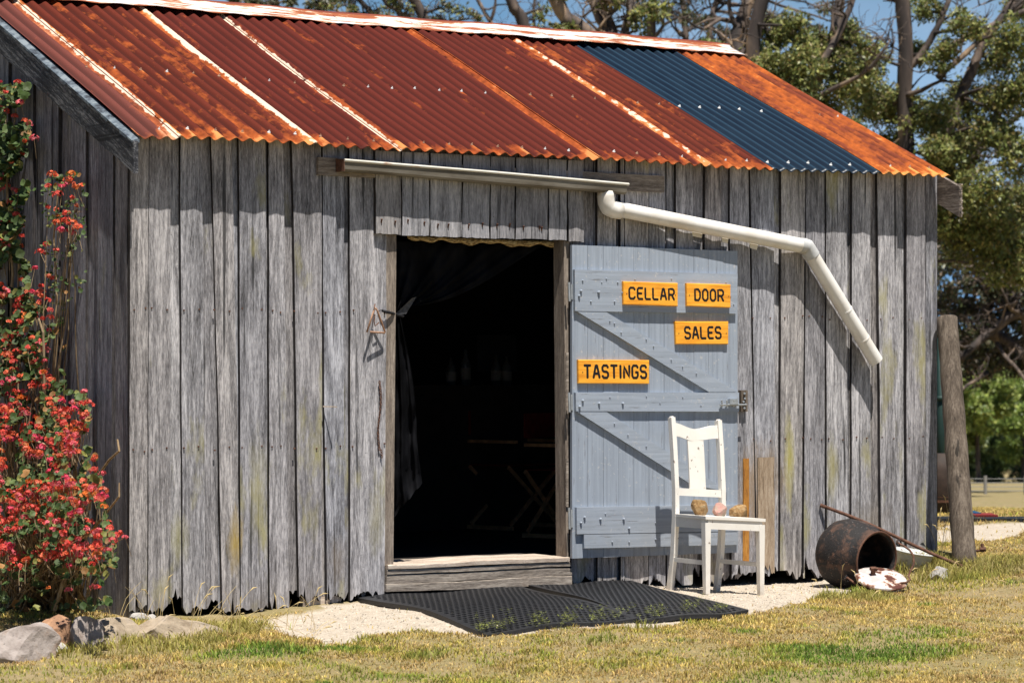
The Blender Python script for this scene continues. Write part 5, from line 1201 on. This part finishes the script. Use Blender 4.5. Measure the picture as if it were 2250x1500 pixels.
class Tree:
    def __init__(s, label, D, basepx, name='gum_tree', seed=1, group='gum trees behind the shed', cat='tree'):
        s.D = D; p = at(basepx, 900, D); s.b = np.array([p[0], p[1], float(gz(p[0], p[1]))]); s.root = thing(name, label, cat, s.b, group); s.tr = MB(); s.cen = []; s.r = np.random.default_rng(seed); s.tw = s.tr; s.lp = []; s.seed = seed
    def limb(s, pts, r0, r1, dd=0, ground=False, twigs=0, tl=1.0, part='t'):
        m = s.D/FPX
        P = [at(px, py, s.D+dd*i/max(1,len(pts)-1)) for i, (px, py) in enumerate(pts)]
        if ground: P = [np.array([P[0][0]*.6+s.b[0]*.4, P[0][1]*.6+s.b[1]*.4, s.b[2]-.3])]+P
        # smooth
        Q = []
        for i in range(len(P)-1):
            p0 = P[max(i-1,0)]; p1 = P[i]; p2 = P[i+1]; p3 = P[min(i+2,len(P)-1)]
            for t in (0,.25,.5,.75):
                Q.append(.5*((2*p1)+(-p0+p2)*t+(2*p0-5*p1+4*p2-p3)*t*t+(-p0+3*p1-3*p2+p3)*t**3))
        Q.append(P[-1]); n = len(Q)
        for i in range(1, n-1): Q[i] = Q[i]+s.r.normal(0, .018*r0*m*3, 3)
        rad = [m*(r0+(r1-r0)*i/(n-1))*(1+.06*math.sin(i*2.1)) for i in range(n)]
        s.tr.tube([P3(q) for q in Q], rad, 10); s.lp += [(q, r_) for q, r_ in zip(Q, rad)]
        for k in range(twigs):
            i = s.r.integers(n//4, n); s.twig(Q[i], tl*s.r.uniform(.5,1.1), rad[min(i,n-1)]*.45+.004)
        return Q
    def twig(s, p, L_, r0, depth=2):
        d = s.r.normal(0,1,3); d[2] = abs(d[2])*.5+.1; d /= np.linalg.norm(d); pts = [p]; c = p.copy()
        for k in range(6): d = d+s.r.normal(0,.28,3); d /= np.linalg.norm(d); c = c+d*L_/6; pts.append(c.copy())
        s.tw.tube([P3(q) for q in pts], [max(.003, r0*(1-k/7)) for k in range(7)], 5)
        if depth > 0:
            for q in range(3): s.twig(pts[s.r.integers(2,6)], L_*.6, r0*.5, depth-1)
    def clump(s, px, py, rx, ry, w=1, dd=0, tw=True):
        m = s.D/FPX; c = at(px, py, s.D+dd); s.cen.append((c, np.array([rx*m*.9, rx*m*1.0, ry*m]), w))
        if tw:
            q, r_ = min(s.lp, key=lambda a: np.linalg.norm(a[0]-c)+.3*abs(a[0][2]-c[2])); md = (q+c)/2+s.r.normal(0,.12,3)*np.linalg.norm(q-c)*.5
            s.tr.tube([P3(q), P3(q*.75+md*.25+s.r.normal(0,.02,3)), P3(md), P3(md*.5+c*.5+s.r.normal(0,.03,3)), P3(c)], [min(r_*.7,.04*s.D/45), .03*s.D/45, .024*s.D/45, .017*s.D/45, .01*s.D/45], 6)
            for k in range(3): s.twig(c*(1-.2*k)+md*.2*k, ry*m*1.1, .014*s.D/45, 1)
    def done(s, n_per=420, lsz=.10, cols=GUM, bark='bark', aspect=.42, sub=.16):
        s.tr.build('trunk', M[bark], s.root, sm=True)
        if s.cen:
            V, F_, C2 = leafcloud(s.cen, n_per, lsz, cols, s.r, aspect, sub); fast('crown', V, F_, M['leaf_t'], s.root, colors=C2)
# --- main gum at the right, trunk by x 1990
t = Tree('big gum tree with the thick pale trunk rising right of the roof end', 44, 1992, seed=2)
t.limb([(2000,860),(1990,640),(1998,420),(1988,250),(1990,110),(1978,-60)], 21, 16, ground=True, twigs=4)
t.limb([(1998,470),(2030,400),(2075,300),(2120,190),(2165,90),(2230,0)], 17, 9, .8, twigs=5)
t.limb([(1995,150),(2025,120),(2060,60),(2085,0)], 9, 6, twigs=3)
t.limb([(2030,420),(2100,350),(2170,300),(2260,240)], 9, 5, 1, twigs=5)
t.limb([(1960,420),(1905,400),(1870,420),(1830,470)], 13, 5, -1, twigs=4)
t.limb([(2075,110),(2150,70),(2260,20)], 8, 5, .5, twigs=4)
t.limb([(2060,170),(2120,120),(2180,60),(2260,-10)], 7, 5, .5, twigs=4)
t.limb([(2100,420),(2150,330),(2210,220),(2260,150)], 12, 8, 1.5, twigs=5)
t.limb([(1990,620),(1960,500),(1930,430),(1880,330)], 6, 3, -.6, twigs=4)
for (px, py, rx, ry, w) in [(1900,215,70,55,1.2),(1960,240,60,50,1.1),(2040,255,70,50,1.2),(2105,300,60,50,1.0),(1960,330,55,45,.9),(2100,350,65,50,1.0),(2060,400,60,45,.9),(2195,290,60,50,1.0),(2240,340,50,60,.9),(2010,120,40,30,.4),(2180,130,60,50,.8),(2230,80,50,50,.8),(2120,60,50,40,.5),(1920,130,40,40,.6),(2160,420,60,60,1.1),(2230,460,60,60,1.1),(2200,210,40,40,.5),(2060,330,40,30,.6),(2090,480,50,50,1.0),(2140,540,60,60,1.1),(2220,580,70,60,1.1),(1870,290,30,24,.5),(1850,350,26,20,.3),(2030,20,50,30,.4),(2120,220,60,50,.8),(2250,200,50,60,.8),(2010,470,60,50,.9),(1960,420,40,40,.6),(2180,500,60,50,.9),(2250,560,50,60,.9),(2070,120,40,40,.5),(2240,20,40,30,.5)]:
    t.clump(px, py, rx, ry, w, t.r.uniform(-1.2,1.2))
t.done(2500, .078)
t = Tree('gum tree with leafy clumps directly above the far end of the ridge', 40, 1700, seed=5)
t.limb([(1700,860),(1690,500),(1668,250),(1655,90),(1690,-40)], 21, 15, ground=True, twigs=5)
t.limb([(1672,300),(1640,160),(1618,90),(1645,0),(1650,-30)], 18, 13, .6, twigs=5)
t.limb([(1680,420),(1760,260),(1830,80),(1850,-30)], 16, 11, 1, twigs=5)
t.limb([(1800,150),(1850,60),(1880,-20)], 9, 6, .3, twigs=3)
t.limb([(1780,220),(1840,190),(1900,160),(1950,100)], 6, 3, -.4, twigs=4)
for (px, py, rx, ry, w) in [(1660,130,50,34,1.0),(1700,160,55,45,1.2),(1760,150,55,60,1.3),(1800,110,50,45,1.0),(1740,215,60,45,1.2),(1800,235,50,50,1.1),(1850,160,45,55,1.0),(1700,70,40,40,.7),(1870,90,40,40,.7),(1830,300,36,40,.5),(1590,110,40,14,.7),(1560,100,30,10,.4),(1745,60,30,40,.5),(1890,170,40,40,.7)]:
    t.clump(px, py, rx, ry, w, t.r.uniform(-1,1))
t.done(2500, .072)
t = Tree('bare twiggy gum tree with brown dead foliage left of the pale leafy clumps', 50, 1500, seed=7)
t.limb([(1470,860),(1460,500),(1440,200),(1432,60),(1440,-50)], 14, 10, ground=True, twigs=10, tl=1.6)
t.limb([(1480,700),(1540,300),(1560,60),(1590,-30)], 9, 6, 1, twigs=10, tl=1.6)
t.limb([(1470,500),(1500,200),(1505,50),(1490,-40)], 8, 5, 1, twigs=9, tl=1.5)
t.limb([(1540,45),(1580,20),(1620,-20)], 4, 2, 0, twigs=4)
for px in range(1400, 1900, 42): t.clump(px, t.r.uniform(10,85), 34, 34, .36, t.r.uniform(-1,2))
for px in range(1400, 1650, 50): t.clump(px, -20, 34, 30, .4, 0)
t.done(620, .10, DARK+[(.15,.11,.08),(.13,.15,.06)])
t = Tree('gum tree with a thick curving tan trunk above the middle of the roof', 42, 1300, seed=9)
t.limb([(1400,860),(1370,500),(1330,200),(1295,82),(1245,40),(1205,-30)], 23, 16, ground=True, twigs=2)
t.limb([(1345,230),(1337,90),(1310,30),(1290,-30)], 10, 8, .5, twigs=5)
t.limb([(1352,260),(1350,90),(1325,20),(1320,-30)], 14, 10, .7, twigs=5)
t.limb([(1360,300),(1372,80),(1385,30),(1392,-30)], 11, 8, .7, twigs=6)
for (px, py, rx, ry, w) in [(1240,62,30,20,.6),(1270,78,26,14,.6),(1225,-10,20,20,.2),(1400,60,30,30,.4),(1430,20,40,30,.5),(1345,-5,40,20,.4)]: t.clump(px, py, rx, ry, w)
t.done(620, .10, GUM+[(.24,.24,.05)])
t = Tree('slender leaning gum tree with a brown trunk seen against white cloud', 46, 1160, seed=11)
t.limb([(1290,860),(1230,400),(1155,70),(1130,20),(1105,-40)], 17, 12, ground=True)
t.limb([(1220,380),(1140,160),(1085,62),(1060,20),(1035,-30)], 6, 4, .4, twigs=2)
t.limb([(1200,330),(1178,100),(1172,30),(1180,-30)], 5, 3, .8, twigs=3)
t.limb([(1075,50),(1085,20),(1092,-20)], 2.5, 2, 0)
for (px, py, rx, ry, w) in [(1210,60,22,20,.12),(1195,20,20,24,.10),(1175,45,18,20,.08)]: t.clump(px, py, rx, ry, w)
t.done(620, .09)
t = Tree('gum tree with an orange leaning branch and sparse leaves above the left ridge', 45, 860, seed=13)
t.limb([(960,860),(950,400),(952,120),(935,50),(905,-10),(895,-50)], 14, 11, ground=True, twigs=5)
t.limb([(940,300),(860,60),(800,35),(750,30)], 7, 4, 0, twigs=4)
t.limb([(950,300),(900,60),(850,10),(830,-30)], 6, 4, 0, twigs=5)
t.limb([(870,48),(835,45),(800,12),(770,-20)], 8, 5, 0, twigs=4)
t.limb([(905,80),(880,40),(860,0)], 5, 4, 0, twigs=3)
for (px, py, rx, ry, w) in [(830,30,36,24,.30),(900,35,30,26,.32),(960,20,36,24,.26),(1000,20,30,26,.28),(1035,42,24,18,.22),(770,12,34,18,.2),(720,8,34,14,.25),(870,8,30,14,.3),(985,50,24,14,.2)]: t.clump(px, py, rx, ry, w)
t.done(620, .085, DARK+GUM)
t = Tree('dark foliage gum tree peeping over the ridge near the top left', 47, 640, seed=15)
t.limb([(700,860),(690,400),(700,120),(705,20),(700,-40)], 9, 8, ground=True, twigs=3)
t.limb([(650,300),(610,40),(570,5),(545,-20)], 5, 3, 0, twigs=3)
for (px, py, rx, ry, w) in [(560,2,30,12,.5),(620,4,34,12,.6),(690,10,30,16,.5),(515,-4,24,10,.3),(740,-4,24,12,.4)]: t.clump(px, py, rx, ry, w)
t.done(620, .09, DARK)
# --- dim tangle low on the right
t = Tree('low dark tangled tree with dead branches behind the leaning post', 52, 2240, seed=17)
t.limb([(2290,1000),(2262,820),(2200,740),(2140,745),(2060,770)], 16, 8, 1, ground=True, twigs=8, tl=1.6)
t.limb([(2262,800),(2250,690),(2180,725),(2110,790)], 14, 7, -.5, twigs=6, tl=1.4)
t.limb([(2190,755),(2210,785),(2235,810),(2262,850)], 5, 3, -1.5, twigs=3)
t.limb([(2170,820),(2120,850),(2085,880)], 4, 3, -1.5, twigs=3)
t.limb([(2240,700),(2190,560),(2130,480),(2070,430)], 11, 6, 1, twigs=10, tl=1.6)
t.limb([(2240,600),(2240,500),(2215,400)], 8, 5, 1, twigs=8, tl=1.5)
for py in range(440, 830, 46):
    for px in range(2040, 2300, 48): t.clump(px+t.r.uniform(-14,14), py+t.r.uniform(-14,14), 44, 36, .75, t.r.uniform(-.5,3))
t.done(560, .11, DARK+[(.15,.11,.08),(.07,.06,.045)])
for (lab, D, bx, cx_, cy_, rx, ry, sd2, cols, w) in [
    ('bright green rounded shrub on the paddock just right of the leaning post', 90, 2150, 2150, 900, 75, 95, 21, [(.18,.25,.05),(.26,.32,.07),(.11,.16,.035),(.34,.37,.10)], 1),
    ('second bright green shrub at the right edge above the fence', 94, 2250, 2250, 920, 80, 90, 22, [(.17,.24,.05),(.24,.30,.065),(.10,.15,.035)], 1),
    ('darker green shrub low behind the wire fence', 98, 2195, 2195, 990, 105, 70, 23, [(.07,.11,.03),(.10,.14,.04),(.06,.09,.03)], 1)]:
    t = Tree(lab, D, bx, 'shrub', sd2, 'shrubs on the paddock', 'shrub')
    t.limb([(bx, 1060),(bx-4, cy_)], 8, 4, 0, ground=True)
    for k in range(30):
        a_ = t.r.uniform(0, 6.28); q_ = math.sqrt(t.r.random()); t.clump(cx_+math.cos(a_)*rx*q_, cy_+math.sin(a_)*ry*q_, rx*.30, ry*.24, 1, t.r.uniform(-1.5,1.5)-1.5*(1-q_), tw=False)
    t.done(620, .15, cols, sub=.20)
t = Tree('tall dark evergreen behind the bright shrubs at the right', 125, 2170, 'evergreen_tree', 27, 'evergreens far behind the paddock')
t.limb([(2170,1050),(2170,600)], 12, 5, 0, ground=True)
for k in range(46): t.clump(t.r.uniform(2030,2300), t.r.uniform(560,1040), 60, 50, 1, t.r.uniform(0,4), tw=False)
t.done(420, .34, DARK, sub=.22)
# --- wire fence with pale posts
fr = thing('wire_fence', 'distant wire fence with pale posts across the dry paddock', 'fence', G(2165,1087))
M['fpost'] = plain('pale_fence_post', (.24,.23,.21), .8, .2, 5); M['wire'] = plain('fence_wire', (.16,.16,.15), .5, .1, 5, bump=0)
D_f = float(np.dot(G(2165,1087)-CAM, _FW)); fps = []
for px in (1990, 2077, 2165, 2253, 2341):
    p = at(px, 1087, D_f); p[2] = float(gz(p[0], p[1])); fps.append(p); b = MB(); b.tube([P3(p)-Vector((0,0,.1)), P3(p)+Vector((0,0,.78*D_f/120*1.05))], .055*D_f/90, 8); b.build('post', M['fpost'], fr)
for k in range(4):
    b = MB(); z = (.18+.17*k)*D_f/120; b.tube([P3(p)+Vector((0,0,z)) for p in fps], .006, 4); b.build('wire', M['wire'], fr)
# --- nursery trays and crates by the gravel
for k, (x0, x1, y0, y1, cl, nm, lab, cat, dz) in enumerate([(2070,2330,1139,1151,(.018,.02,.022),'seedling_tray','long row of black seedling trays along the far gravel edge','tray',0),(2143,2193,1131,1140,(.20,.025,.02),'crate','dark red plastic crate on the black trays','crate',.5),(2139,2156,1126,1132,(.01,.07,.16),'crate','small blue plastic crate behind the red one','crate',.9)]):
    Dg = float(np.dot(G(2200,1151)-CAM, _FW))+dz*.6; b = MB(); m = Dg/FPX; a_ = at(x0, y1, Dg); c_ = at(x1, y1, Dg); up3 = np.array([0,0,(y1-y0)*m]); bk = np.array([_s,_c,0])*.35
    b.hexa([a_, c_, c_+bk, a_+bk, a_+up3, c_+up3, c_+bk+up3, a_+bk+up3])
    n = int((x1-x0)/7)
    for i in range(n):
        t_ = (i+.5)/n; q = a_*(1-t_)+c_*t_; w_ = (c_-a_)/n*.30; f_ = -np.array([_s,_c,0])*.015
        b.hexa([q-w_+f_, q+w_+f_, q+w_, q-w_, q-w_+up3*1.06+f_, q+w_+up3*1.06+f_, q+w_+up3*1.06, q-w_+up3*1.06])
    tag(b.build(nm, plain(nm+'_plastic', cl, .5, .3, 6), None), lab, cat)
# --- dark barrel and green pole glimpsed between wall corner and post
Dk = 24.; bp = at(2066, 1132, Dk); bp[2] = float(gz(bp[0], bp[1])); bp = P3(bp)
bar = thing('barrel', 'dark brown wooden barrel glimpsed between the shed corner and the post', 'barrel', bp)
b = MB(); b.lathe([(0,0),(.16,0),(.20,.15),(.215,.27),(.20,.40),(.16,.53),(0,.53)], bp, (0,0,1), 28); b.build('staves', plain('dark_barrel_wood', (.035,.022,.016), .7, .4, 12), bar, sm=True)
b = MB(); b.lathe([(.195,.12),(.199,.15),(.203,.17)], bp, (0,0,1), 28); b.build('hoop', M['rustm'], bar)
b = MB(); gp = P3(at(2067, 1000, Dk+.6)); gp.z = float(gz(gp.x, gp.y)); b.tube([gp, gp+Vector((0,0,1.55))], .035, 12); b.tube([gp+Vector((0,0,1.0)), gp+Vector((0,0,1.04))], .05, 12); tag(b.build('pole', plain('dark_green_paint', (.012,.035,.03), .6, .2, 10), None, sm=True), 'dark green pole standing behind the right corner of the shed', 'pole')

# --- far-off wood beyond the paddock, one mass
cen = []; rw = np.random.default_rng(91)
for k in range(120):
    px = rw.uniform(-900, 4200); p = at(px, 900, 150+rw.uniform(-6, 14)); p[2] = float(gz(p[0], p[1]))+rw.uniform(.3, 5.5); cen.append((p, np.array([3.2, 3.2, 2.2]), 1))
V, F_, C2 = leafcloud(cen, 420, .55, DARK+[(.10,.13,.04)], rw, .5, .2)
tag(fast('woodland', V, F_, M['leaf_t'], None, colors=C2, kind='stuff'), 'far-off dark wood closing the paddock on the horizon', 'woodland')
